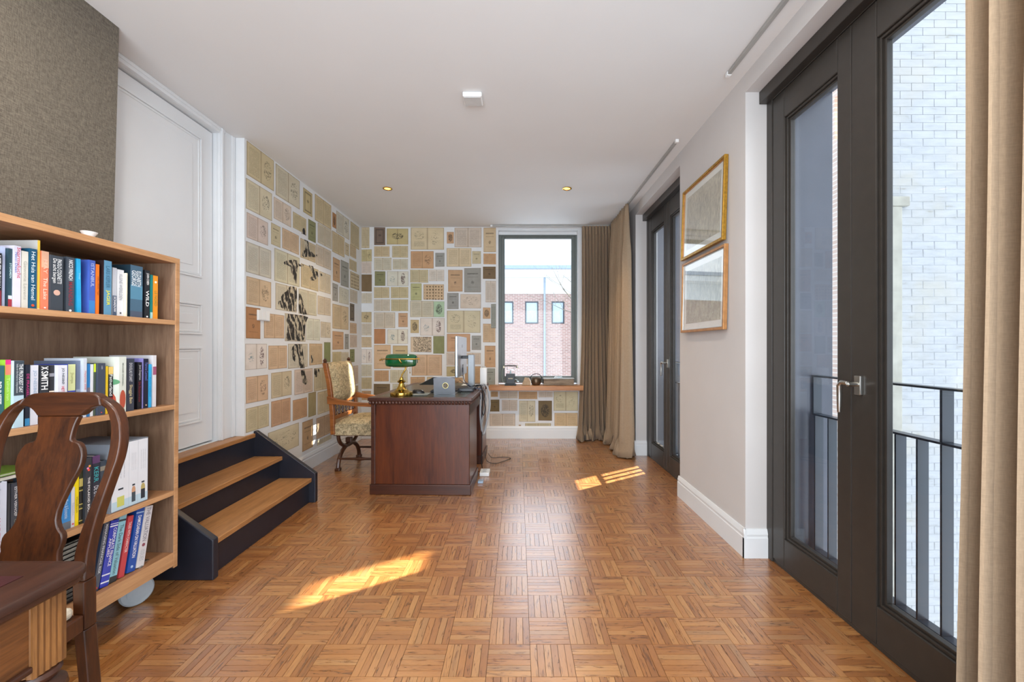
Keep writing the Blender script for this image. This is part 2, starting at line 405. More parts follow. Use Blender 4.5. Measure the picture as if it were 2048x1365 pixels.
for c in cells:
    x, y = c[0]+TW/2, c[1]+TW/2
    if y < 1.45: continue
    px, py = VX+x*F/y, VY+EYE*F/y
    if 60 < px < 2000 and py < 1390 and not c[4] and x > -1.62 and not (y > 3.4 and x < -.4 and y < 4.7): vis.append((y, c))
vis.sort(key=lambda t: t[0]); near = set((c[2], c[3]) for _, c in vis[:300])
stuff = MB(); suv = []
for (x0, y0, i, j, part) in cells:
    rot = 0 if (i+j) % 2 else 1
    if (i, j) in near:
        o = bpy.data.objects.new('parquet_tile', TM[random.randrange(5)]); COL.objects.link(o); o.parent = floor
        o.location = (x0+TW/2, y0+TW/2, random.uniform(-.0003, 0)); o.rotation_euler = (0, 0, PI/2*rot+PI*random.randrange(2))
    else:
        n = 6; sw = TW/n; g = .0004; u0, v0 = random.random()*20, random.random()*20
        for k in range(n):
            if rot: a = (x0+g, x0+TW-g, y0+k*sw+g, y0+(k+1)*sw-g)
            else: a = (x0+k*sw+g, x0+(k+1)*sw-g, y0+g, y0+TW-g)
            a = (max(a[0], -2.3), min(a[1], XF+.05), max(a[2], YBACK), min(a[3], YB))
            if a[1]-a[0] < .002 or a[3]-a[2] < .002: continue
            z = random.uniform(-.0008, 0); c = .0005
            vs = [(a[0], a[2], -.0035), (a[1], a[2], -.0035), (a[1], a[3], -.0035), (a[0], a[3], -.0035), (a[0]+c, a[2]+c, z), (a[1]-c, a[2]+c, z), (a[1]-c, a[3]-c, z), (a[0]+c, a[3]-c, z)]
            stuff.add(vs, [(4, 5, 6, 7), (0, 1, 5, 4), (1, 2, 6, 5), (2, 3, 7, 6), (3, 0, 4, 7)])
            for p in vs: suv.append(((p[0] if rot else p[1])+u0, (p[1] if rot else p[0])+v0+k*.7))
so = stuff.build('parquet_tiles', PARQ, floor); so['kind'] = 'stuff'
uvl = so.data.uv_layers.new(name='UVMap')
for l in so.data.loops: uvl.data[l.index].uv = suv[l.vertex_index]

def wall_with_hole(name, mat, axis, c0, c1, a0, a1, z0, z1, holes):
    """boxes around rectangular openings; axis 'x' wall spans y, 'y' wall spans x"""
    mb = MB()
    def bx(u0, u1, w0, w1):
        if u1-u0 < 1e-4 or w1-w0 < 1e-4: return
        if axis == 'x': mb.box(c0, c1, u0, u1, w0, w1)
        else: mb.box(u0, u1, c0, c1, w0, w1)
    cur = a0
    for (h0, h1, k0, k1) in sorted(holes):
        bx(cur, h0, z0, z1); bx(h0, h1, z0, k0); bx(h0, h1, k1, z1); cur = h1
    bx(cur, a1, z0, z1)
    return mb.build(name, mat)
D1 = (1.15, 2.40); D2 = (3.37, 4.64); DT = 2.69
wall_right = structure(wall_with_hole('wall_right', WALL, 'x', XR, 1.56, YBACK, YB, -.05, CZ, [(D1[0], D1[1], -.06, DT), (D2[0], D2[1], -.06, DT)]))
WX0, WX1, WZ0, WZ1 = -.268, .797, .705, 2.765
wall_back = structure(wall_with_hole('wall_back', WPAPER, 'y', YB, YB+.3, -2.3, 1.56, -.05, CZ, [(WX0, WX1, WZ0, WZ1)]))
wall_left = structure(B('wall_left', WPAPER, -2.4, XL, 3.14, YB, -.05, CZ))
DY0, DY1, DZ0, DZ1 = 1.9, 2.985, .54, 2.755
wld = structure(wall_with_hole('wall_left_door_side', TRIM, 'x', -2.4, XD, YBACK, 3.14, -.05, CZ, [(DY0, DY1, DZ0, DZ1)]))
# fabric covered chimney breast, leaning very slightly
breast = MB().prism([(-2.165, YBACK, 0), (-2.165, YBACK, CZ), (-1.975, YBACK, CZ), (-2.05, YBACK, 0)], (0, 2.055-YBACK, 0)).build('wall_breast', GRASS); structure(breast)

# ---- pages on the walls
PCOL = dict(T='d6c7a8', t='ccbd9c', L='d3c9b8', O='c8a581', o='d2b898', R='b58660', G='8b8e68', g='b9bb8a', B='9f9f98', b='8a8a86', D='7e6b50', K='7a6c60', W='dcd8cc', C='d3c9b2', M='b5cbae', N='a59b74', Y='c4b48a')
def page(poly, normal, kind, c, parent):
    P = [Vector(p) for p in poly]  # bl, br, tr, tl on the wall
    cen = sum(P, Vector())/4; n = Vector(normal)
    th = .0012*random.uniform(.8, 1.5)
    loc = [p-cen for p in P]; vs = [p for p in loc]+[p+n*th for p in loc]
    me = bpy.data.meshes.new('book_page'); me.from_pydata(vs, [], [(4, 5, 6, 7), (0, 1, 5, 4), (1, 2, 6, 5), (2, 3, 7, 6), (3, 0, 4, 7)])
    uvl = me.uv_layers.new(name='UVMap'); q = [(0, 0), (1, 0), (1, 1), (0, 1)]
    for l in me.loops: uvl.data[l.index].uv = q[l.vertex_index % 4]
    me.materials.append(PAGEM[kind]); o = bpy.data.objects.new('book_page', me); COL.objects.link(o); o.parent = parent; o.location = cen
    col = [x*random.uniform(.95, 1.03) for x in lin(PCOL[c])]
    o.color = (*col, 1); return o
def bpage(x0, y0, x1, y1, kind, c, o=(0, 0), s=1.0):
    X0, X1, Y0, Y1 = o[0]+x0/s, o[0]+x1/s, o[1]+y0/s, o[1]+y1/s
    k = YB/F; j = lambda: random.uniform(-.002, .002)
    xl, xr = max((X0-VX)*k, XL+.002), (X1-VX)*k
    if xr > WX0-.006 and Y0 < 760: xr = WX0-.006
    zt, zb = min(EYE+(VY-Y0)*k, CZ-.004), EYE+(VY-Y1)*k
    page([(xl, YB, zb+j()), (xr, YB, zb+j()), (xr, YB, zt+j()), (xl, YB, zt+j())], (0, -1, 0), kind, c, wall_back)
z3 = ((700, 440), 6.827); z4 = ((700, 620), 4.875); z5 = ((990, 710), 8.533)
BP3 = """118 100 265 388 text t;118 405 298 570 plate Y;118 578 293 733 text L;145 745 298 980 plain D;118 1000 298 1138 text L;
330 103 482 345 framed K;502 118 795 338 beetle Y;330 362 540 503 text t;577 355 792 515 text t;330 518 565 688 text L;585 537 790 678 text C;338 703 483 902 title G;507 703 797 902 plates W;
328 922 537 1068 text t;560 918 795 1068 text t;328 1088 545 1247 text L;563 1088 793 1247 text t;830 107 1283 408 plate2 T;830 428 1142 665 plate O;1165 450 1290 640 title B;823 682 1068 858 text t;
1080 682 1285 838 text W;828 868 978 1103 title g;1003 882 1282 1092 specimens o;822 1108 1140 1330 text C;1142 1115 1288 1328 emblem M;1322 165 1418 322 emblem O;1428 108 1795 373 text L;1320 387 1657 638 text T;
1668 428 1788 598 title t;1340 683 1537 980 title O;1560 660 1788 990 title B;1328 998 1483 1220 title B;1508 1015 1788 1210 antler L;1823 107 1993 440 title o;1822 460 1993 607 text O;1815 640 1990 808 title D;1850 835 1993 1125 text L;1815 1200 1918 1352 emblem O;1925 1150 1993 1480 text B"""
BP4 = """83 20 210 125 beetle Y;83 133 210 250 text L;83 265 210 365 text t;83 385 213 522 plates W;83 535 212 648 text L;83 660 212 772 text t;115 790 205 880 title O;235 25 440 178 text L;472 30 563 168 title O;235 187 345 333 plain R;365 190 565 333 plates W;
235 343 397 577 title o;418 350 563 565 title Y;237 592 378 698 text O;392 588 562 712 text C;232 722 390 880 title D;415 725 565 880 text L;590 98 672 228 emblem Y;685 82 922 252 plates W;592 263 795 413 marble T;812 258 920 427 plain G;602 437 897 642 text o;
590 655 730 860 text O;750 655 930 860 text o;945 8 1272 225 plate2 T;945 235 1172 408 title O;1187 253 1278 392 title B;942 415 1100 545 text L;942 553 1100 648 beetle Y;1120 420 1275 532 text L;1120 553 1275 740 text O;950 660 1100 800 emblem O;1297 137 1418 318 text o;1313 350 1418 562 title O;1308 572 1415 738 title B"""
BP5 = """-70 628 50 720 text O;80 628 385 745 text C;405 628 722 755 text O;743 628 985 727 text L;1000 628 1415 957 plate2 T;-90 765 75 970 title D;118 768 380 958 text L;412 782 687 1142 plate C;740 787 972 1125 emblem D;1015 992 1412 1220 text o;-90 1005 345 1220 text L;515 1170 955 1222 text t;405 1192 445 1222 emblem o"""
for txt, (o_, s_) in ((BP3, z3), (BP4, z4), (BP5, z5)):
    for it in txt.replace('\n', '').split(';'):
        a = it.split(); bpage(*[float(q) for q in a[:4]], a[4], a[5], o_, s_)
def lpage(x0, x1, yt, yb, kind, c, o, s):
    X0, X1, Yt, Yb = o[0]+x0/s, o[0]+x1/s, o[1]+yt/s, o[1]+yb/s
    d0 = XL*F/(X0-VX); d1 = min(XL*F/(X1-VX), YB-.003); d0 = max(d0, 3.145)
    zt = min(EYE+(VY-Yt)*d0/F, CZ-.006); zb = EYE+(VY-Yb)*d0/F; j = lambda: random.uniform(-.002, .002)
    page([(XL, d0, zb+j()), (XL, d1, zb+j()), (XL, d1, zt+j()), (XL, d0, zt+j())], (1, 0, 0), kind, c, wall_left)
LA = """62 318 48 370 plate t;335 560 268 562 plate C;595 680 495 725 framed Y;705 858 552 800 text t;870 905 725 865 emblem R;907 1027 712 915 plate L;1040 1120 812 1035 text t;55 300 405 690 plate C;317 480 582 785 plate L;498 623 720 872 text t;642 712 788 985 title G;732 862 822 1013 text C;868 983 900 1098 text t;988 1027 1010 1125 title t;1035 1093 1030 1140 text t;
62 262 728 965 plate L;292 380 825 1028 title t;397 553 872 1065 text o;568 712 968 1150 text t;716 856 1025 1220 text C;1030 1097 1165 1265 text t;55 293 1000 1290 text L"""
LB = """218 377 -12 195 text C;387 497 85 235 text t;503 575 135 262 text C;590 635 45 195 title O;640 690 62 225 title B;700 757 135 240 specimens t;587 622 210 322 title B;630 690 235 335 antler L;698 745 248 330 text L;40 197 167 345 plate o;225 358 207 378 text C;372 485 245 405 text L;493 575 290 408 text C;587 688 342 500 plate t;698 726 338 450 framed K;
37 128 360 563 title R;152 280 400 560 text o;285 415 402 580 text L;420 507 432 573 text W;512 575 455 557 plate C;587 657 517 635 title O;665 690 535 632 title B;698 740 463 530 text o;698 742 540 620 text L;698 727 632 715 title G;33 170 597 765 plates W;180 298 608 760 text o;305 428 597 755 text L;440 522 597 735 text o;534 574 587 715 plain G;587 643 650 725 text t;645 690 652 722 text L;
37 177 810 980 plate o;198 327 783 948 plate t;345 460 765 925 text L;470 575 755 900 text C;37 182 1010 1165 text t;198 320 965 1130 text O;335 425 958 1088 text O;434 482 912 1065 plain N;493 580 908 1048 text C;178 373 1165 1330 antler T;395 462 1097 1285 title O;485 580 1072 1205 text o;490 580 1215 1245 text C;590 690 738 872 text C;590 690 885 1020 text t;590 690 1035 1120 text o;700 750 740 860 text L;700 750 875 1000 text t"""
for txt, (o_, s_) in ((LA, ((480, 270), 4.708)), (LB, ((480, 500), 3.176))):
    for it in txt.replace('\n', '').split(';'):
        a = it.split(); lpage(*[float(q) for q in a[:4]], a[4], a[5], o_, s_)
# the ink drawing of a seated figure printed across the pages
def WV(T, v):
    nd = T.new('ShaderNodeTexWave', wave_type='BANDS', bands_direction='DIAGONAL'); T.link(T.mapping(v, (.0, 1.6, .8)), nd.inputs['Vector'])
    nd.inputs['Scale'].default_value = 5; nd.inputs['Distortion'].default_value = 9; nd.inputs['Detail'].default_value = 3; nd.inputs['Detail Scale'].default_value = 2.2; nd.inputs['Detail Roughness'].default_value = .6
    return nd.outputs['Fac']
def ink_mat():
    T = NT('charcoal_drawing'); v = T.obj()
    a = WV(T, v)
    T.col(T.ramp(a, [(.0, lin('1f1d1c')), (.38, lin('3a3733')), (.6, lin('6f695e')), (.82, lin('a59c89')), (1, lin('c2b8a0'))])); T.b.inputs['Roughness'].default_value = .8; return T.m
CHAR = ink_mat()
mur = MB()
def murpoly(pts, o, s):
    vs = []
    for x, y in pts:
        X, Y = o[0]+x/s, o[1]+y/s; d = XL*F/(X-VX); vs.append((XL+.0020, d, EYE+(VY-Y)*d/F))
    mur.prism(vs, (.0004, 0, 0))
zB = ((480, 500), 3.176); zA = ((480, 270), 4.708)
for P in ([(275, 80), (290, 70), (310, 66), (335, 62), (360, 68), (376, 92), (400, 92), (404, 102), (392, 108), (372, 103), (364, 112), (360, 150), (358, 180), (355, 218), (345, 200), (334, 170), (324, 140), (320, 108), (300, 98), (282, 92)],
          [(322, 230), (340, 234), (360, 240), (361, 300), (358, 392), (330, 390), (290, 385), (262, 368), (240, 345), (245, 325), (262, 322), (258, 300), (275, 275), (296, 262), (308, 240)],
          [(372, 268), (385, 285), (400, 325), (410, 360), (428, 410), (400, 412), (378, 402), (371, 360)],
          [(284, 404), (310, 408), (350, 412), (395, 418), (432, 428), (418, 460), (412, 500), (410, 550), (400, 582), (360, 578), (330, 572), (300, 578), (286, 570), (296, 530), (302, 480), (288, 440)],
          [(345, 600), (396, 600), (398, 640), (404, 700), (410, 752), (378, 753), (372, 710), (366, 665), (352, 690), (346, 712), (334, 695), (325, 650), (330, 620)],
          [(384, 766), (412, 764), (414, 790), (428, 835), (425, 852), (412, 858), (398, 846), (390, 810)],
          [(472, 756), (505, 758), (503, 785), (490, 808), (474, 810), (470, 785)], [(450, 670), (460, 672), (463, 705), (455, 725), (448, 715)],
          [(436, 97), (462, 104), (470, 130), (492, 140), (497, 170), (470, 196), (442, 194), (440, 180), (462, 165), (462, 150), (446, 130)],
          [(505, 150), (520, 152), (522, 166), (507, 168)]): murpoly(P, *zB)
for P in ([(603, 985), (640, 1000), (648, 1040), (660, 1090), (700, 1130), (725, 1128), (722, 1152), (690, 1152), (640, 1146), (600, 1155), (582, 1135), (590, 1100), (612, 1080), (606, 1040)],
          [(590, 880), (604, 878), (618, 925), (622, 950), (600, 938), (578, 930), (586, 905)]): murpoly(P, *zA)
mur.build('ink_drawing', CHAR, wall_left)
# light switch plate
def ly(px): return XL*F/(px-VX)
sw0, sw1 = ly(513), ly(537.5); szt = EYE+(VY-619.5)*sw0/F; szb = szt-.085
sw = empty('light_switch', (XL, (sw0+sw1)/2, (szt+szb)/2)); tag(sw, 'white triple light switch plate on the wall of printed pages', 'switch')
hw = (sw1-sw0)/2
B('switch_plate', WHITEP, .0015, .010, -hw, hw, -.042, .042, sw, .002)
for k in range(3): B('switch_rocker', WHITEP, .010, .014, -hw+.006+k*(2*hw-.008)/3, -hw+.002+(k+1)*(2*hw-.008)/3, -.036, .036, sw, .001)
# ---- baseboards
def skirt(name, pts, n, h=.2, th=.016, mat=TRIM, parent=None):
    """pts: run from a to b, n: outward normal"""
    a, b = Vector(pts[0]), Vector(pts[1]); n = Vector(n)
    prof = [(0, 0), (th, 0), (th, h-.05), (th-.003, h-.045), (th-.003, h-.035), (th-.001, h-.03), (th-.006, h-.012), (th-.010, h), (0, h)]
    return MB().prism([a+n*p+Vector((0, 0, z)) for p, z in prof], b-a).build(name, mat, parent)
structure(skirt('baseboard_back', [(-2.07, YB, 0), (1.315, YB, 0)], (0, -1, 0), .165))
structure(skirt('baseboard_left', [(XL, 3.3, 0), (XL, YB, 0)], (1, 0, 0), .165))
bbr = structure(skirt('baseboard_right', [(XR, 2.385, 0), (XR, 3.385, 0)], (-1, 0, 0), .165))
skirt('baseboard_return', [(XR-.016, 2.40, 0), (XF, 2.40, 0)], (0, -1, 0), .165, parent=bbr)
bbr2 = structure(skirt('baseboard_right_far', [(XR, 4.625, 0), (XR, YB, 0)], (-1, 0, 0), .165))
skirt('baseboard_return', [(XR-.016, 4.64, 0), (XF, 4.64, 0)], (0, -1, 0), .165, parent=bbr2)

# ---- left door: casing and panelled leaf
def panel_moulding(mb, x, y0, y1, z0, z1, out=.012, wdt=.028):
    """picture-frame moulding standing proud of the leaf plus a sunken edge"""
    for k, (o, h) in enumerate(((0, out), (wdt*.55, out*.5))):
        a0, a1, b0, b1 = y0+o, y1-o, z0+o, z1-o; t = wdt*.45
        mb.box(x, x+h, a0, a1, b0, b0+t); mb.box(x, x+h, a0, a1, b1-t, b1)
        mb.box(x, x+h, a0, a0+t, b0+t, b1-t); mb.box(x, x+h, a1-t, a1, b0+t, b1-t)
door_1 = empty('door_1', (-2.18, DY1, DZ0)); structure(door_1, 'tall white panelled door above the three dark steps')
def chd(o, p):
    o.parent = p; o.matrix_parent_inverse = p.matrix_world.inverted() if p.matrix_world != Matrix.Identity(4) else Matrix.Translation(-p.location); return o
XLF = -2.19
leaf = chd(B('door_leaf', TRIM, XLF-.04, XLF, DY0+.005, DY1-.012, DZ0+.010, DZ1-.010, bevel=.002), door_1)
for (z0, z1) in ((1.69, 2.66), (1.545, 1.665), (1.30, 1.515), (.70, 1.215)):
    if (z0, z1) == (1.545, 1.665): continue
    mb = MB(); panel_moulding(mb, XLF, DY0+.12, DY1-.115, z0, z1, .009, .030)
    mb.box(XLF, XLF+.004, DY0+.2, DY1-.195, z0+.075, z1-.075)
    chd(mb.build('door_panel', TRIM, bevel=.003), door_1)
mb = MB(); mb.box(XD, XD+.024, DY1, 3.135, DZ0, CZ-.001); mb.box(XD+.024, XD+.034, DY1+.006, DY1+.026, DZ0, CZ-.001); mb.box(XD+.024, XD+.030, 3.10, 3.135, DZ0, CZ-.001)
casing = structure(mb.build('trim_1', TRIM, bevel=.003))
mb = MB(); mb.box(XD, XD+.024, DY0-.1, DY1, DZ1, CZ-.001); mb.box(XD+.024, XD+.030, DY0-.1, DY1+.05, CZ-.022, CZ-.001)
structure(mb.build('trim_2', TRIM, bevel=.003))
structure(B('gap_shade_backing', plain('painted_gap_shade', '1c1a18', .8), -2.40, XLF-.045, DY0+.001, DY1-.001, DZ0+.001, DZ1-.001))  # added dark backing; its colour paints the shade of the gap round the leaf

# ================================================================== STAIRS
st = empty('step_unit', (-1.85, 2.7, 0)); tag(st, 'dark navy wooden steps with three oak treads below the white door', 'steps')
SP = lambda y0, y1: MB().prism([(-2.062, y0, 0), (-1.58, y0, 0), (-1.58, y0, .225), (-2.045, y0, .558), (-2.062, y0, .558)], (0, y1-y0, 0))
chd(SP(3.235, 3.275).build('stringer', NAVY, bevel=.004), st)
chd(MB().prism([(-2.15, 2.158, 0), (-1.585, 2.158, 0), (-1.585, 2.158, .21), (-2.06, 2.158, .55), (-2.15, 2.158, .55)], (0, .04, 0)).build('stringer', NAVY, bevel=.006), st)
for k, (z, xf, xb) in enumerate(((.1925, -1.607, -1.86), (.3625, -1.835, -2.06), (.54, -2.045, XD))):
    y1 = 3.235
    if k == 2:
        t = MB().box(XD+.003, xf, 2.198, 3.138, z-.03, z).box(-2.069, xf, 3.138, y1, z-.03, z).build('tread', OAK, bevel=.004)
    else: t = MB().box(max(xb, -2.068), xf, 2.198, y1, z-.03, z).build('tread', OAK, bevel=.004)
    chd(t, st)
for (x, z0, z1) in ((-1.63, 0, .1625), (-1.862, .1, .3325), (-2.066, .3, .51)):
    chd(MB().box(x-.015 if x > -2 else x+.001, x if x > -2 else x+.014, 2.198, 3.235, z0, z1).build('riser', NAVY), st)

# ================================================================== BACK WINDOW
win = empty('window_1', (.26, YB+.1, 1.7)); structure(win, 'tall grey framed window in the page covered back wall')
k_ = (YB+.08)/F
def wp(x0, x1, y0, y1, name, mat, ya, yb, bev=.003):
    return chd(B(name, mat, (x0-VX)*k_, (x1-VX)*k_, ya, yb, EYE+(VY-y1)*k_, EYE+(VY-y0)*k_, bevel=bev), win)
fz0, fz1 = 468, 765
mb = MB(); yA, yB_ = YB+.08, YB+.15
def fr(mb, x0, x1, y0, y1, wl, wr, wt, wb, ya, yb):
    X = lambda p: (p-VX)*k_; Z = lambda p: EYE+(VY-p)*k_
    mb.box(X(x0), X(x0+wl), ya, yb, Z(y1), Z(y0)); mb.box(X(x1-wr), X(x1), ya, yb, Z(y1), Z(y0))
    mb.box(X(x0+wl), X(x1-wr), ya, yb, Z(y0+wt), Z(y0)); mb.box(X(x0+wl), X(x1-wr), ya, yb, Z(y1), Z(y1-wb))
fr(mb, 996.5, 1156, 470, 766, 6, 6, 3, 8, yA-.005, yB_); chd(mb.build('window_frame', GREYF, bevel=.003), win)
mb = MB(); fr(mb, 1001.5, 1151, 472, 759, 8, 8, 5, 6, yA+.01, yB_-.01); chd(mb.build('window_sash', GREYF, bevel=.004), win)
wp(1009, 1144, 476, 754, 'window_pane', GLASS, yA+.04, yA+.046, 0)
# white reveal lining
mb = MB(); mb.box(WX0, WX0+.008, YB-.004, YB+.3, WZ0, WZ1); mb.box(WX1-.008, WX1, YB-.004, YB+.3, WZ0, WZ1); mb.box(WX0+.008, WX1-.008, YB-.004, YB+.3, WZ1-.01, WZ1)
structure(mb.build('trim_3', TRIM))
B('window_filler', TRIM, (996-VX)*k_, (1156.5-VX)*k_, yA, yB_, EYE+(VY-470)*k_, WZ1-.009, structure(empty('trim_4'), None))
sill = B('window_sill', OAKSILL, -.375, .838, 5.30, YB+.078, .653, .713, bevel=.004); tag(sill, 'thick oak window sill board under the back window', 'window sill')

# ================================================================== FRENCH DOORS
def french(y0, y1, label, num, knob=True):
    d = empty('door_%d' % num, (XF, (y0+y1)/2, 0)); structure(d, label)
    ym = (y0+y1)/2+.02; X0, X1 = XF, XF+.075
    mb = MB(); mb.box(X0, X1, y1-.05, y1, 0, 2.66); mb.box(X0, X1, y0, y0+.05, 0, 2.66); mb.box(X0, X1, y0+.05, y1-.05, 2.615, 2.66); mb.box(X0+.01, X1, y0+.05, y1-.05, 0, .02)
    chd(mb.build('door_frame', DARK, bevel=.003), d)
    chd(B('door_header', DARK, XF-.045, XF+.04, y0, y1-.003, 2.617, DT-.002, bevel=.003), d)
    for s, (a, b) in enumerate(((y0+.052, ym-.001), (ym+.001, y1-.052))):
        lf = empty('door_leaf', (X0, (a+b)/2, 0)); chd(lf, d)
        sl, sr = ((.10, .125) if num == 2 else (.10, .085)) if s == 0 else (.078, .10)
        z0, z1 = .022, 2.613; gb, gt = .175, 2.46
        def add(o): o.parent = lf; o.location = o.location-Vector((X0, (a+b)/2, 0)); return o
        mb = MB(); mb.box(X0+.004, X0+.06, a, a+sl, z0, z1); mb.box(X0+.004, X0+.06, b-sr, b, z0, z1); mb.box(X0+.004, X0+.06, a+sl, b-sr, z0, gb); mb.box(X0+.004, X0+.06, a+sl, b-sr, gt, z1)
        add(mb.build('leaf_frame', DARK, bevel=.004))
        mb = MB()
        for (t, q, xo) in ((0, .012, .014), (.012, .012, .024)):
            ya, yb, za, zb = a+sl+t, b-sr-t, gb+t, gt-t
            mb.box(X0+xo, X0+.05, ya, ya+q, za, zb); mb.box(X0+xo, X0+.05, yb-q, yb, za, zb); mb.box(X0+xo, X0+.05, ya+q, yb-q, za, za+q); mb.box(X0+xo, X0+.05, ya+q, yb-q, zb-q, zb)
        add(mb.build('glazing_bead', DARK, bevel=.002))
        add(B('glass_pane', GLASS, X0+.033, X0+.038, a+sl+.02, b-sr-.02, gb+.02, gt-.02))
    # lever handle on the near leaf stile
    hy = ym-.045; hz = 1.06
    h = MB(); h.box(XF-.008, XF+.004, hy-.016, hy+.016, hz-.045, hz+.035); h.tube([(XF-.006, hy, hz), (XF-.05, hy, hz)], .010, 12)
    h.tube([(XF-.048, hy-.002, hz+.004), (XF-.05, hy+.03, hz+.006), (XF-.05, hy+.042, hz-.01), (XF-.05, hy+.042, hz-.06), (XF-.052, hy+.04, hz-.125)], [.010, .010, .011, .010, .008], 10)
    chd(h.build('door_handle', STEEL, smooth=True, bevel=.002), d)
    return d
french(D1[0], D1[1], 'near dark brown glazed double door beside the large linen curtain', 2)
french(D2[0], D2[1], 'far dark brown glazed double door beyond the two framed pictures', 3)
for nm, (a, b) in (('threshold', D1), ('threshold', D2)):
    pass
sillo = MB().box(1.51, 1.80, D1[0]-.05, D1[1]+.05, -.12, -.02).box(1.51, 1.80, D2[0]-.05, D2[1]+.05, -.12, -.02).build('trim_5', SLATE); structure(sillo)

# ================================================================== EXTERIOR
mb = MB()
for (a, b) in ((2.452, 3.318), (4.70, YB+.25), (-1.0, 1.10)): mb.box(1.562, 1.86, a, b, -4, 5)
mb.box(1.562, 1.86, D1[0]-.05, D1[1]+.05, 2.72, 5); mb.box(1.562, 1.86, D2[0]-.05, D2[1]+.05, 2.72, 5)
mb.box(1.562, 1.86, D1[0]-.05, D1[1]+.05, -4, -.14); mb.box(1.562, 1.86, D2[0]-.05, D2[1]+.05, -4, -.14)
structure(mb.build('wall_outside_cladding', SLATE, bevel=.004))
def railing(y0, y1, label):
    r = empty('balcony_railing', (1.75, (y0+y1)/2, 0)); tag(r, label, 'railing')
    chd(B('top_rail', RAILP, 1.735, 1.785, y0, y1, 1.04, 1.05, bevel=.002), r)
    chd(B('lower_rail', RAILP, 1.735, 1.785, y0, y1, .815, .825, bevel=.002), r)
    chd(B('bottom_rail', RAILP, 1.735, 1.785, y0, y1, .02, .03, bevel=.002), r)
    n = int((y1-y0)/.1035); y = 1.703+.208*((y0-1.703)//.208) if y0 < 2 else y0+.05
    ys = [yy for yy in [1.703+.1035*k for k in range(-8, 30)] if y0+.01 < yy < y1-.01]
    for i, yy in enumerate(ys):
        chd(B('baluster', RAILP, 1.735, 1.785, yy-.004, yy+.004, .03, .815, bevel=.001), r)
    for yy in [q for q in ys if abs(((q-1.703)/.1035) % 4) < .01] + [y1-.008]:
        chd(B('post', RAILP, 1.735, 1.785, yy-.005, yy+.005, .825, 1.04, bevel=.001), r)
    return r
railing(1.105, 2.45, 'dark flat-bar balcony railing outside the near glazed doors')
railing(3.322, 4.696, 'dark flat-bar balcony railing outside the far glazed doors')
# limewashed wall with individual bricks where it shows
LY = 4.3
nw = empty('white_brick_wall', (5.2, LY, 0)); tag(nw, 'tall limewashed brick wall seen through the near glazed doors', 'wall')
backing = MB().box(3.72, 8.5, LY, LY+.3, -5, 10); chd(backing.build('wall_core', plain('lime_mortar', 'a8a9ab', .9, bump=.5, bscale=40), None), nw)
bw, bh, bj = .235, .082, .003
bm_ = []
for v_ in range(4):
    mb = MB(); rr = random.Random(v_); jx = [rr.uniform(-.004, .004) for _ in range(8)]; t = .0035+rr.uniform(-.0015, .0015)
    x0, x1, z0, z1 = -bw/2+bj, bw/2-bj, -bh/2+bj*.6, bh/2-bj*.6; c = .003
    mb.add([(x0, 0, z0), (x1, 0, z0), (x1, 0, z1), (x0, 0, z1), (x0+c+abs(jx[0]), -t, z0+c), (x1-c-abs(jx[1]), -t, z0+c+jx[2]*.5), (x1-c, -t, z1-c+jx[3]*.5), (x0+c, -t-jx[4]*.5, z1-c)],
           [(4, 5, 6, 7), (0, 1, 5, 4), (1, 2, 6, 5), (2, 3, 7, 6), (3, 0, 4, 7)])
    o = mb.build('brick', LIME); bm_.append(o.data); bpy.data.objects.remove(o)
cnt = 0; rest = MB()
for r_ in range(-42, 62):
    z = 1.2+r_*bh
    for c_ in range(0, 12):
        x = 3.72+bw/2+c_*bw+(bw/2 if r_ % 2 else 0)
        if x > 6.2: continue
        shown = x < 3.72+bw*4.6 and -2.0 < z < 4.75
        if shown and cnt < 300:
            o = bpy.data.objects.new('brick', bm_[random.randrange(4)]); COL.objects.link(o); chd(o, nw)
            o.location = (x, LY, z); cnt += 1
        else: rest.box(x-bw/2+bj, x+bw/2-bj, LY-.004, LY, z-bh/2+bj*.6, z+bh/2-bj*.6)
ro = chd(rest.build('bricks', LIME), nw); ro['kind'] = 'stuff'
# old window surround on that wall
mb = MB(); mb.box(3.70, 4.02, LY-.05, LY-.012, 2.66, 2.76); mb.box(3.70, 3.95, LY-.04, LY-.013, -3, 2.66)
chd(mb.build('stone_surround', plain('aged_render', 'a8a498', .9, var=.15, scale=6, bump=.6, bscale=20), bevel=.01), nw)
# brick wing beyond, also a sun screen: openings invented to shape the sun patches
wing = wall_with_hole('brick_wing', PALEBR, 'x', 4.5, 4.75, 4.62, 16, -5, 8.4, [(5.47, 5.90, 4.14, 4.76), (6.02, 6.52, 1.6, 3.50), (8.47, 8.70, 5.45, 6.9)])
tag(wing, 'red brick wing wall with added sun openings, seen through the far glazed doors', 'building')
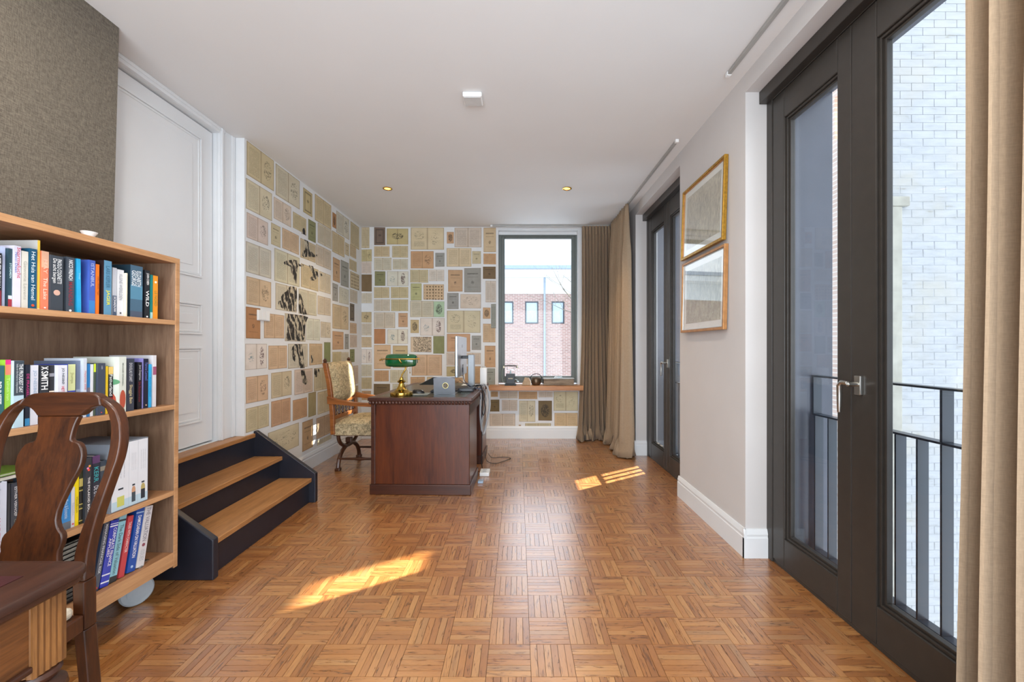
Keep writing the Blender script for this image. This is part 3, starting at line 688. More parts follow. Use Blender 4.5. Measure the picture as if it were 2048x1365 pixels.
# building across the street
BY = 28.0; kb = BY/F
bb = empty('brick_building', (.5, BY, -3)); tag(bb, 'flat roofed red brick building seen through the back window', 'building')
X = lambda p: (p-VX)*kb
Z = lambda p: EYE+(VY-p)*kb
holes = [(X(a), X(b), Z(648), Z(603)) for a, b in ((1001, 1027), (1050, 1077), (1103, 1129), (1155, 1182), (950, 976))]
fac = wall_with_hole('facade', brick_mat('facade_brick', '9d7c74', '8a6c66', 'b4aaa4', 1.0, bw=.34, rh=.11, ms=.014), 'y', BY, BY+.4, X(600), X(1250), -6, Z(588), holes); chd(fac, bb)
WFR = plain('building_window_frame', '394048', .5); WGL = plain('far_window_glass', '9fb6c8', .08, var=.1, spec=.9)
for (a, b, c, d) in holes:
    f = MB(); t = .09; f.box(a, a+t, BY+.05, BY+.2, c, d); f.box(b-t, b, BY+.05, BY+.2, c, d); f.box(a+t, b-t, BY+.05, BY+.2, c, c+t); f.box(a+t, b-t, BY+.05, BY+.2, d-t, d)
    fo = chd(f.build('window', WFR), bb); q = B('pane', WGL, a+t, b-t, BY+.12, BY+.14, c+t, d-t); q.parent = fo
chd(B('fascia', FWHITE, X(600), X(1250), BY-.1, BY+.5, Z(588), Z(556)), bb)
chd(B('eaves', FWHITE, X(595), X(1255), BY-1.2, BY+.5, Z(556)+.01, Z(545), bevel=.02), bb)
chd(MB().prism([(X(600), BY-1.3, Z(545)+.01), (X(600), BY-1.3, Z(538)), (X(600), BY+5, Z(510)), (X(600), BY+5, Z(545))], (X(1250)-X(600), 0, 0)).build('roof', ROOFB), bb)
chd(MB().tube([(X(1089), BY-.12, -6), (X(1089), BY-.12, Z(556))], .07, 8).build('drainpipe', plain('zinc_pipe', '8b98a6', .5)), bb)
# bare tree between the buildings
def tree(x, y, z0, h, seed):
    rr = random.Random(seed); mb = MB()
    def br(p, d, L, r, lv):
        pts = [p]; q = p.copy(); dd = d.copy()
        for k in range(4):
            dd = (dd+Vector((rr.uniform(-.18, .18), rr.uniform(-.18, .18), rr.uniform(-.05, .12)))).normalized(); q = q+dd*L/4; pts.append(q.copy())
        mb.tube(pts, [r*(1-.15*k) for k in range(5)], 5 if lv < 2 else 3, cap=False)
        if lv < 4:
            for k in range(3 if lv < 3 else 2):
                i = rr.randrange(2, 5); nd = (dd+Vector((rr.uniform(-1, 1), rr.uniform(-1, 1), rr.uniform(-.2, .8)))).normalized()
                br(pts[i], nd, L*.62, r*.45, lv+1)
    br(Vector((0, 0, 0)), Vector((0, 0, 1)), h, .16, 0)
    o = mb.build('bare_tree', plain('tree_bark', '6d675c', .9), smooth=True, loc=(x, y, z0)); return o
tag(tree(5.6, 20, -5, 6.5, 3), 'leafless tree standing before the building behind the back window', 'tree')

# ================================================================== CURTAINS
def curtain(name, label, path, z0, z1, folds, amp, group, seed, flare=1.25, puddle=.03, top_amp=.45, phase=0, bell=.25):
    rr = random.Random(seed); a, b = Vector(path[0]), Vector(path[1]); t = (b-a); L = t.length; t.normalize(); n = Vector((-t.y, t.x, 0))
    NU, NV = folds*12, 36; vs = []; fs = []
    ph = [rr.uniform(-.5, .5) for _ in range(folds+2)]; am = [rr.uniform(.65, 1.25) for _ in range(folds+2)]
    for j in range(NV+1):
        v = j/NV; z = z1+(z0-z1)*v
        A = amp*(top_amp+(1-top_amp)*min(1, v*5)) * (1+bell*v**2)
        for i in range(NU+1):
            u = i/NU; k = u*folds; ki = int(k); fr_ = k-ki
            aa = am[ki]*(1-fr_)+am[ki+1]*fr_; pp = ph[ki]*(1-fr_)+ph[ki+1]*fr_
            w_ = 2*PI*k+phase+pp*min(1, v*3)
            off = math.sin(w_)*A*aa + .12*A*math.sin(3*w_+1.3)
            al = .5*A*math.sin(2*w_)*.35
            s_ = (u-.5)*L*(1+(flare-1)*v**3)
            drift = .012*math.sin(5*v+ki*.7)*v
            zz = z
            if v > .93:
                q = (v-.93)/.07; off += q*puddle*math.sin(w_*1.7+seed)*1.2; s_ += q*puddle*math.sin(w_*1.3); zz = z0+(z-z0)*1.0+.012*q*(1+math.sin(w_*2.3))
            p = (a+b)/2+t*(s_+al+drift)+n*off; vs.append((p.x, p.y, zz))
    for j in range(NV):
        for i in range(NU): q = j*(NU+1)+i; fs.append((q, q+1, q+NU+2, q+NU+1))
    r = empty(name, ((a+b)/2)); tag(r, label, 'curtain', group)
    mb = MB(); mb.add(vs, fs); o = mb.build('curtain_cloth', LINEN, smooth=True); chd(o, r)
    md = o.modifiers.new('thick', 'SOLIDIFY'); md.thickness = .003
    for k in range(folds):
        p = (a+b)/2+t*((k+.5)/folds-.5)*L; hd = MB().tube([(p.x, p.y, z1-.10), (p.x, p.y, z1+.008)], [.010, .016], 8)
        chd(hd.build('pinch_pleat', LINEN, smooth=True), r)
    return r
curtain('curtain', 'long linen curtain hanging beside the back window', [(.83, 5.39, 0), (1.20, 5.39, 0)], .004, 2.775, 9, .045, None, 3, 1.22, bell=.9, puddle=.05)
curtain('curtain', 'long linen curtain gathered between the corner and the far glazed doors', [(1.19, 5.26, 0), (1.20, 4.52, 0)], .004, 2.775, 10, .055, None, 5, 1.16, bell=.8, puddle=.05)
curtain('curtain', 'large linen curtain at the right edge beside the near glazed doors', [(1.215, 1.115, 0), (1.235, .25, 0)], .004, 2.775, 13, .055, None, 11, 1.0, phase=1.2)
def rail(name, label, a, b):
    r = empty(name, a); tag(r, label, 'curtain rail'); a, b = Vector(a), Vector(b); d = (b-a).normalized()
    n = Vector((-d.y, d.x, 0))*.010
    chd(MB().prism([a-n+Vector((0, 0, -.02)), a+n+Vector((0, 0, -.02)), a+n, a-n], b-a).build('rail_track', plain('rail_aluminium', 'a9a8a4', .4, metal=.3), bevel=.002), r)
    k = MB(); m_ = Vector((.014, .014, .018)); e = a-d*.006
    k.box(e.x-.013, e.x+.013, e.y-.013, e.y+.013, e.z-.024, e.z); chd(k.build('end_cap', WHITEP, bevel=.003), r); return r
rail('curtain_rail', 'white ceiling curtain rail above the near glazed doors', (1.21, 2.38, CZ-.001), (1.21, -.6, CZ-.001))
rail('curtain_rail', 'white ceiling curtain rail above the far glazed doors', (1.21, 3.17, CZ-.001), (1.21, 5.36, CZ-.001))
rail('curtain_rail', 'white ceiling curtain rail above the back window', (-.34, 5.39, CZ-.001), (1.19, 5.39, CZ-.001))

# ================================================================== PICTURES, CEILING FITTINGS
def sketch_mat(name, c, k):
    T = NT(name); v = T.obj(); a = T.noise(v, 9, 6, .7, 1.2); b = T.noise(T.mapping(v, (1, 40, 8)), 1.5, 5, .7, 2)
    cc = lin(c); T.col(T.mix(T.ramp(b, [(.45, 0.0), (.62, k)]), T.ramp(a, [(.35, tuple(x*.72 for x in cc)), (.6, cc)]), lin('57534a'))); T.b.inputs['Roughness'].default_value = .8; return T.m
def picture(label, y0, y1, z0, z1, fm, inner, fw, mat_c, sk, tilt=0):
    p = empty('framed_picture', (XR, (y0+y1)/2, (z0+z1)/2)); tag(p, label, 'picture')
    hy, hz = (y1-y0)/2, (z1-z0)/2
    def fbox(nm, m, w, o, x0, x1):
        mb = MB(); a, b = hy-o, hz-o
        mb.box(x0, x1, -a, -a+w, -b, b); mb.box(x0, x1, a-w, a, -b, b); mb.box(x0, x1, -a+w, a-w, -b, -b+w); mb.box(x0, x1, -a+w, a-w, b-w, b)
        return mb.build(nm, m, p, bevel=.002)
    fbox('frame', fm, fw, 0, -.026, -.001); fbox('frame_slip', inner, .006, fw, -.020, -.001)
    B('mount', plain('mount_board', mat_c, .8, var=.01), -.010, -.004, -hy+fw+.004, hy-fw-.004, -hz+fw+.004, hz-fw-.004, p)
    m = fw+.05; B('print', sk, -.0115, -.010, -hy+m, hy-m, -hz+m, hz-m, p)
    B('picture_glass', PGLASS, -.0165, -.0145, -hy+fw+.004, hy-fw-.004, -hz+fw+.004, hz-fw-.004, p)
    p.rotation_euler = (0, tilt, 0); p.location.x = XR-.001-abs(tilt)*hz; return p
picture('gilt framed pale drawing with white mount, the upper of two', 2.586, 3.25, 1.885, 2.42, GOLD, COPPER, .017, 'e0e3dc', sketch_mat('drawing_upper', 'c9c5b0', .5), .03)
picture('copper toned framed faded print, the lower of two', 2.586, 3.262, 1.325, 1.862, COPPER, STEEL, .017, 'c9cfca', sketch_mat('drawing_lower', 'b5b69f', .45), .02)
for (x, lb) in ((-1.302, 'small round recessed ceiling spot on the left, lit warm'), (.489, 'small round recessed ceiling spot on the right, lit warm')):
    s = empty('ceiling_spot', (x, 4.142, CZ)); tag(s, lb, 'ceiling light', 'recessed ceiling spots')
    MB().lathe([(.030, -.002), (.046, -.002), (.047, -.006), (.036, -.008), (.030, -.004), (.030, -.002)], n=28, cap=False).build('spot_ring', BRASS, s, smooth=True)
    MB().lathe([(.001, -.0025), (.030, -.0025), (.030, -.0035), (.001, -.0035)], n=24).build('spot_lens', GLOW, s)
    ld = bpy.data.lights.new('spot_bulb', 'SPOT'); ld.energy = 26; ld.color = (1, .72, .42); ld.spot_size = 1.9; ld.spot_blend = .7; ld.shadow_soft_size = .03
    lo = bpy.data.objects.new('spot_bulb', ld); COL.objects.link(lo); lo.parent = s; lo.location = (0, 0, -.015)
sn = empty('ceiling_sensor', (-.284, 2.62, CZ)); tag(sn, 'small white square sensor box on the ceiling', 'sensor')
MB().box(-.06, .06, -.055, .055, -.030, 0).build('sensor_housing', WHITEP, sn, bevel=.006)
MB().box(-.052, .052, -.048, .048, -.034, -.030).build('sensor_cover', plain('sensor_grille', 'c4c4c2', .5), sn, bevel=.003)

# ================================================================== BOOKCASE
FO = Vector((-1.66, 2.02, 0))
u_ = Vector((25/F, 1, -8/F)).normalized(); n_ = Vector((u_.y, -u_.x, 0)).normalized(); w_ = n_.cross(u_).normalized()
MBC = Matrix(((n_.x, u_.x, w_.x, FO.x), (n_.y, u_.y, w_.y, FO.y), (n_.z, u_.z, w_.z, FO.z), (0, 0, 0, 1)))
# local frame: x out of the shelf (front = 0), y along (far end = 0, near negative), z up
bc = empty('bookcase', M=MBC); tag(bc, 'open oak bookcase on castors full of books at the left', 'bookcase')
DEP, LEN, TH = .335, 1.42, .022
ZS = [.225, .523, .937, 1.345]; ZT = 1.648
Bc = lambda nm, m, *a, bev=.0015: MB().box(*a).build(nm, m, bc, bevel=bev)
Bc('side_panel', OAKBD, -DEP, -.002, -TH, 0, .937-TH*.6, ZT); Bc('side_panel', OAKBD, -DEP, -.002, -TH, 0, .15, .937-TH*.6-.002)
Bc('side_panel', OAKBD, -DEP, -.002, -LEN, -LEN+TH, .15, ZT)
Bc('back_panel', OAKBD, -DEP-.008, -DEP, -LEN, 0, .15, ZT)
Bc('top_board', OAKSH, -DEP, -.002, -LEN+TH, -TH, ZT-.026, ZT)
for i, z in enumerate(ZS):
    t = .065 if i == 0 else TH
    Bc('shelf', OAKSH, -DEP, -.004, -LEN+TH, -TH-.0005, z-t, z)
    Bc('shelf_lip', OAKEDGE, -.004, 0.0, -LEN+TH, -TH-.0005, z-t, z, bev=.001)
Bc('edge_band', OAKEDGE, -.002, .0015, -LEN, 0, ZT-.026, ZT+.0, bev=.001); Bc('edge_band', OAKEDGE, -.002, .0015, -TH, 0, .15, ZT-.026, bev=.001)
for yy in (-.10, -1.25):
    for xx in (-.09, -.27):
        cst = MB().lathe([(.060, -.012), (.066, -.006), (.066, .006), (.060, .012), (.04, .013), (.04, .016), (.015, .016)], n=28, M=Matrix.Rotation(-.5, 4, 'Z') @ Matrix.Rotation(PI/2, 4, 'Y'), c=(xx-.045, yy+.03, .0665)).build('castor_wheel', plain('castor_plastic', 'a9b4bb', .35), bc, smooth=True)
        MB().box(xx-.035, xx+.035, yy-.035, yy+.035, .148, .1595).build('castor_plate', STEEL, bc)
for (yy, xx) in ((-.08, -.06), (-.14, -.03), (-.06, -.11), (-.2, -.07)): MB().lathe([(.011, 0), (.011, .003), (.006, .005)], c=(xx, yy-TH, .2255), n=10).build('bolt_head', STEEL, bc)
MBI = MBC.inverted()
def bcs(px, py, xo):
    """pixel -> (y, z) in the bookcase frame on the plane x = xo"""
    P = hit(px, py, MBC @ Vector((xo, 0, 0)), n_); q = MBI @ P; return q.y, q.z
LASTY = {}
def book(px0, px1, pyt, shelf, col, label, title=None, tcol='f0f0f0', d=.135, xo=-.03, lean=0.0, bands=(), title2=None, t2col=None, tspan=(.08, .92), t2span=None, th=.55, name='book', mark=None, ycover=None, pxs=None):
    """px0..px1 spine edges near its foot (or pxs=(a,b) measured there), pyt top of the spine"""
    zb = ZS[shelf]+.0004
    # at the spine's mid-height the two edges give thickness
    y0 = bcs(px0, pyt, xo)[0]; y1 = bcs(px1, pyt, xo)[0]; zt = bcs((px0+px1)/2, pyt, xo)[1]
    y0 = max(y0, LASTY.get(shelf, -9)+.0004); y1 = max(y1, y0+.006); LASTY[shelf] = y1
    T_ = y1-y0; H = min((zt-zb)/math.cos(lean), (ZS[shelf+1]-TH-.006-zb if shelf < 3 else ZT-.026-.006-zb))
    if lean: T_ = T_*math.cos(lean)
    yc = (y0+y1)/2 - (math.sin(lean)*H)
    M = MBC @ Matrix.Translation((xo, yc, zb+abs(math.sin(lean))*T_/2)) @ Matrix.Rotation(-lean, 4, 'X')
    r = empty(name, M=M); tag(r, label, 'book', 'books in the oak bookcase'); r['group'] = 'books on the %s shelf' % ('bottom', 'third', 'second', 'top')[shelf]
    c = .0022; h = T_/2-.0004; m = plain('cover_'+col, col, .42, var=.05, scale=18)
    cv = MB().box(-c, 0, -h, h, 0, H).box(-d, -c, -h, -h+c, 0, H).box(-d, -c, h-c, h, 0, H); cv.build('cover', m, r)
    MB().box(-d+.004, -c, -h+c, h-c, .003, H-.004).build('page_block', PAPER, r)
    for bi, (a, b, cc) in enumerate(bands): MB().box(-.0001, .0003+.00018*bi, -h*.999, h*.999, a*H, b*H).build('cover_band', ink(cc), r)
    if title:
        L = (tspan[1]-tspan[0])*H; zc = H*(1-(tspan[0]+tspan[1])/2)
        text_mesh(title, L, 2*h*th, ink(tcol), 'spine_title', r, Matrix(((0, 0, 1, .0014), (0, 1, 0, 0 if not (title2 and not t2span) else h*.35), (-1, 0, 0, zc), (0, 0, 0, 1))))
    if title2:
        a, b = t2span or tspan; text_mesh(title2, (b-a)*H, 2*h*th*(1 if t2span else .7), ink(t2col or tcol), 'spine_title', r, Matrix(((0, 0, 1, .0014), (0, 1, 0, 0 if t2span else -h*.45), (-1, 0, 0, H*(1-(a+b)/2)), (0, 0, 0, 1))))
    if mark:
        kind, cc, za, sz = mark
        MB().lathe([(sz*h, 0), (sz*h, .0012)], n=14, M=Matrix.Rotation(PI/2, 4, 'Y'), c=(.0002, 0, za*H)).build('publisher_mark', ink(cc), r)
    return r, H, h, d
S3, S2, S1, S0 = 3, 2, 1, 0
# --- top shelf
book(-8, 4, 506, 3, '1d2026', 'black book with white title and dark red foot, leftmost on the top shelf', 'HET EINDE VAN', 'e8e8e8', bands=((0, .3, '7a2430'),), tspan=(.05, .65))
book(5, 11, 494, 3, 'b9c2e0', 'thin pale lavender book beside the red footed black one', d=.15, xo=-.045)
book(12, 25, 497, 3, '27434d', 'dark teal photographic book with white wave and red foot', 'STORMEN', 'b8d2d4', bands=((0, .14, '9a2a38'), (.14, .2, 'c7d3d8')), tspan=(.05, .7), xo=-.035)
book(25, 42.5, 492, 3, 'd2cfdf', 'white lavender book with a red vertical title', 'Stormvlucht', 'c22a48', title2='Nicci Dean', t2col='3f58a8', tspan=(.02, .52), d=.14, xo=-.03)
book(44, 57, 503, 3, 'cfccc2', 'cream book with faint grey script title', 'Gewone Levens', 'a5a59c', tspan=(.12, .9))
book(59, 74, 498, 3, '17506e', 'petrol blue book with white title beside the yellow edged one', 'Het Huis van Hemel', 'dfe9ee', tspan=(.05, .85), mark=('d', 'd8502e', .06, .4), xo=-.028)
book(75, 80.5, 481, 3, 'c4c2bd', 'tall thin yellow edged book, tallest on the top shelf', bands=((0, 1, 'e8c244'), (.0, .02, 'f0e0a8')), d=.21, xo=-.035)
book(82, 98, 503, 3, 'e27d5e', 'orange peach book with white script title', 'The Lake', 'f6dccb', bands=((.72, 1, 'd9a98c'),), tspan=(.45, .82), title2='MAY', t2col='e9b8a0', t2span=(.12, .4), mark=('s', 'f0e6e0', .04, .25))
book(101, 127, 512, 3, '3a4149', 'thick slate book with white title and a pale blossom print', 'PAOLO COGNETTI', 'dfe3e4', title2='De acht bergen', t2col='eef0ee', tspan=(.06, .5), mark=('f', 'cda694', .33, .5), d=.145, xo=-.025)
book(133, 149.5, 515, 3, '434b55', 'slate grey book with white author line and dark red title', 'NICCI FRENCH', 'eceeef', title2='MAANDAG', t2col='8a3240', tspan=(.05, .42), t2span=(.45, .88), th=.5, mark=('v', 'f0f0f0', .03, .3))
book(154, 161.5, 518, 3, '2aa3d4', 'thin bright cyan book leaning by the deep blue one', 'Deep', 'a5dced', tspan=(.2, .45), lean=-.02)
book(178.5, 191, 521, 3, '4560b4', 'blue book with periwinkle spine and pale title', 'ISTANBUL', 'a7b4dd', tspan=(.06, .5), bands=((0, .25, '3a7ec0'),), d=.16)
book(192, 199, 529, 3, 'e9731f', 'bright orange thin book with a dark title', 'VERLOREN TIJD', '8a4a1c', tspan=(.15, .7))
book(208, 223.5, 522, 3, '2c1d1e', 'light steel blue book with yellow title lettering', 'JAGER', bands=((0, 1, '5c8fae'),), tcol='e6e23a', title2='LARS KEPLER', t2col='3f6b86', tspan=(.54, .82), t2span=(.1, .5), d=.15, xo=-.025)
book(225.5, 234, 536, 3, 'b9bcc4', 'grey white book with slate foot and white title', 'SCHADUW', 'eeeeee', bands=((0, .42, '4a5a72'),), tspan=(.6, .92), d=.13)
book(235, 248, 540, 3, 'd9dadd', 'white book with faint grey title and a small dark mark', 'KLEINE WERELDEN', '9a9da3', tspan=(.1, .65), mark=('m', '33363a', .07, .25))
book(248.5, 252.5, 546, 3, 'd5d0ba', 'thin cream book squeezed before the steel blue thick one', d=.12, xo=-.02)
book(261, 285.5, 532, 3, '1f3440', 'thick steel blue book with outlined double line title', 'ELIZABETH', 'dfe8ec', title2='GEORGE', t2col='dfe8ec', tspan=(.1, .4), bands=((0, 1, '47667c'), (.35, .62, '5487a2'), (0, .12, '4c5668')), d=.165, xo=-.025)
book(289.5, 300, 541, 3, '20242b', 'black book with widely spaced white letters', 'WILD', 'f2f2f2', title2='JOHN COBEN', t2col='f2f2f2', tspan=(.42, .75), t2span=(.06, .3), th=.6, mark=('s', 'f0f0f0', .04, .3))
book(301, 306, 550, 3, '177a76', 'thin teal green book beside the last orange one', d=.13, bands=((0, .15, 'a8d0cc'),))
book(306.5, 316, 552, 3, 'ec9424', 'orange yellow book, rightmost on the top shelf', 'LE NORD', '8f8a3a', tspan=(.35, .7), mark=('o', 'f4e2c8', .85, .45))
# --- second shelf
book(-16, 9, 732, 2, '2c5f63', 'dark teal book with white title, leftmost on the second shelf', 'BENNETT', 'f0f4f4', tspan=(.25, .6), th=.5, bands=((0, .15, '3f7a80'),))
book(10.5, 22, 720, 2, '8fbf3a', 'lime green book with pink top', bands=((.93, 1, 'd8287c'), (.78, .93, 'e07a5e')), d=.15, title='Tuinen van', tcol='c9e08a', tspan=(.25, .6), mark=('p', '2a6ea8', .04, .5))
book(23, 48.5, 722, 2, 'b4cfdc', 'wide book with slate upper half and pale blue lower half', 'THE PROUDEST DAY', 'e8eced', title2='India on the Road to Independence', t2col='c8ced2', tspan=(.05, .48), bands=((.48, 1, '3b4650'),), d=.155, xo=-.02, th=.4)
book(50.5, 60.5, 730, 2, '1f2636', 'navy book with magenta title strip and blue foot', 'DE FRAGIELE', 'c03a80', tspan=(.15, .55), bands=((0, .12, '3a8fc4'),))
book(61.5, 77, 731, 2, 'd4d6e0', 'white book with thin grey blue capitals', 'JO NESBØ', '9fb3c8', tspan=(.08, .5), t2span=(.54, .75), title2='DORST', t2col='b8a0a8')
book(80, 98, 731, 2, '2f3238', 'dark grey book with tall white capitals and yellow label', 'SMITH', 'f4f4f4', tspan=(.10, .42), bands=((.36, .47, 'ecd013'), ), th=.78, title2='x', t2span=(.02, .08))
book(98.5, 109, 731, 2, '1a191e', 'black book with white blossom specks and a cream label', bands=((.35, .55, 'e0cfbc'), (.8, .86, '8a8a92')), xo=-.033)
book(110, 135, 731, 2, 'd6d8e2', 'thick white book with black and red capitals', 'JO NESBØ', '4a5260', title2='HET PANTSER', t2col='c8344c', tspan=(.05, .34), t2span=(.38, .72), th=.32, xo=-.02)
book(136, 151, 729, 2, '3448b4', 'blue book with pale yellow upper label', bands=((.52, 1, 'd4dca4'), (0, .2, '2f78c4')), title='Jhumpa', tcol='a09f6a', tspan=(.15, .35))
book(152, 160.5, 722, 2, '6c7890', 'grey violet book behind the wooden chair crest', bands=((.0, .5, '8d98ae'),), d=.17, xo=-.04)
book(161.5, 174, 717, 2, 'c8d0dc', 'pale speckled book with red handwritten title', 'Happinez 2008', 'cc3a4c', tspan=(.05, .7), th=.6, d=.16, xo=-.028)
book(174.5, 180.5, 728, 2, '2a78b8', 'thin blue book with speckled lower half', bands=((.1, .55, '6d6a78'),))
book(181, 187, 729, 2, 'd9dde2', 'thin white book beside the slate feather book', d=.13)
book(187.5, 192, 728, 2, '4d5b4c', 'thin olive book with a lime top', bands=((.84, 1, 'd0e23a'),), d=.13)
book(192.5, 211, 727, 2, '3e4656', 'slate book with a pale blue feather drawing', 'IO SEZIRO', 'c6ccd2', tspan=(.05, .12), th=.5, xo=-.022, mark=('r', 'd04a50', .05, .15))
rF = bpy.data.objects['book.%03d' % (len([o for o in bpy.data.objects if o.name.split('.')[0] == 'book'])-1)] if True else None
book(211.5, 216.5, 733, 2, 'e6c21e', 'thin bright yellow book between two dark ones', d=.13)
book(217, 226.5, 734, 2, '221d22', 'black book with cream top, white title and red foot', 'Fatherland', 'f2f2f2', tspan=(.17, .62), bands=((.84, 1, 'd9b86a'), (.0, .34, '8a2026')), th=.62, d=.13)
rb, Hb, hb, db = book(236.5, 253, 714, 2, 'd3d9cf', 'tall pale book with green leaves and a red fruit printed on it', 'MAGGIE OFARRELL', '4a5a50', tspan=(.04, .6), th=.18, d=.20, xo=-.005)
book(253.5, 269, 718, 2, '3a404e', 'dark slate book with cream title lettering', 'Shuggie Bain', 'e2d3a0', title2='DOUGLAS STUART', t2col='c9ccd2', tspan=(.5, .86), t2span=(.08, .44), th=.5, xo=-.015)
book(275, 284, 725, 2, '191a22', 'black book with white and dark red title lines', 'Joost Zwagerman', 'dcdcdc', title2='De Buitenvrouw', t2col='8a2634', tspan=(.06, .38), t2span=(.42, .85), d=.16)
book(284.3, 287.2, 717, 2, '8a86c8', 'thin lavender book behind the black one', d=.18, xo=-.032)
book(287.5, 297, 718, 2, '1d2036', 'dark navy book with blue serif title', 'Patricia Cornwell', '6a78c0', tspan=(.08, .44), th=.7, mark=('y', 'd8b890', .06, .3))
book(297.3, 303.5, 729, 2, '35a9e0', 'thin sky blue book near the right end of second shelf', 'Kort verhaal', '2a86bc', tspan=(.3, .75))
book(306, 313, 711, 2, 'd9d8dc', 'tall thin white magazine, rightmost on the second shelf', d=.21, xo=-.03, bands=((.62, .78, 'a05a78'),))
# leaf and fruit print on the tall pale book (near cover and spine)
def blob(parent, mat, pts, x, nm):
    MB().prism([(p[0], x, p[1]) for p in pts], (0, -.0006, 0)).build(nm, ink(mat), parent)
def ellp(cx, cz, rx, rz, n=14): return [(cx+rx*math.cos(2*PI*k/n), cz+rz*math.sin(2*PI*k/n)) for k in range(n)]
blob(rb, 'b4523c', ellp(-.055, .045, .045, .05), -hb-.0004, 'fruit_print'); blob(rb, '5f9a72', ellp(-.03, .13, .035, .012), -hb-.0004, 'leaf_print'); blob(rb, '7fae88', ellp(-.05, .17, .02, .028), -hb-.0004, 'leaf_print')
MB().prism([(.0006, y_, z_) for y_, z_ in [(hb*.9*math.cos(a)*(.9), .055+.04*math.sin(a)) for a in [2*PI*k/14 for k in range(14)]]], (.0005, 0, 0)).build('fruit_print', ink('b4523c'), rb)
# --- third shelf
book(-24, 14, 968, 1, 'ced3e2', 'thick white book with red capitals, leftmost on the third shelf', 'ALLE TIJDEN', 'c02a48', tspan=(.45, .95), th=.3, title2='Tommy Wieringa', t2col='a0a8b8', t2span=(.08, .4), xo=-.015)
book(15, 21, 968, 1, '2c313b', 'thin charcoal book between the white and slate ones', d=.16)
book(22, 40, 966, 1, '363c48', 'slate book with small spaced white capitals', 'ESTHER VERHOEF', 'd8dade', tspan=(.06, .5), title2='CLOSE UP', t2col='8d8570', t2span=(.53, .85), th=.3)
book(105, 122, 950, 1, '4a7aa4', 'muted blue book half hidden behind the chair back', d=.15)
book(123, 142, 985, 1, '2c86cc', 'blue book with a grey crowd photograph at its foot', bands=((0, .2, '66707c'),), title='Mens & Economie', tcol='c8e0f0', tspan=(.2, .7))
book(142.5, 150, 975, 1, 'd6d6dc', 'thin white book with red mark beside the yellow one', mark=('q', 'c8404a', .08, .5), title='Filosofie', tcol='b0b0b6', tspan=(.3, .8))
book(150.5, 158, 955, 1, 'f0d80a', 'yellow book with fine dark lettering', 'Handboek', '8a8020', tspan=(.3, .85))
book(158.5, 166, 935, 1, '33341e', 'dark olive book with small framed pictures on its spine', bands=((.05, .28, 'c0b060'), (.07, .26, '22201c'), (.34, .6, 'c0b060'), (.36, .58, '22201c'), (.66, .8, 'c0b060')), d=.17)
rp, Hp, hp, dp = book(166.5, 184, 917, 1, '32363e', 'charcoal photo book with bold white capitals and coloured lily', 'THE POLAROID BOOK', 'f2f2f2', tspan=(.3, .88), th=.35, d=.17, xo=-.02)
for (a, z_, c_) in ((-.3, .84, 'e88ab8'), (.25, .87, 'f0a050'), (0, .81, 'e8503c')): MB().lathe([(hp*.38, 0), (hp*.38, .0006)], n=8, M=Matrix.Rotation(PI/2, 4, 'Y'), c=(.0003, a*hp, z_*Hp)).build('lily_print', ink(c_), rp)
book(184.5, 200, 912, 1, '2d3040', 'dark violet topped book with teal capitals', 'KERR', '3fa8b0', title2='DE EN VAAL', t2col='c8ccd4', tspan=(.18, .42), t2span=(.48, .8), bands=((.88, 1, '5a3a68'),), th=.6, d=.16)
book(200.5, 213, 922, 1, '3a4450', 'blue grey book beside the white boxed set', d=.16, bands=((.82, .9, '8a8476'),))
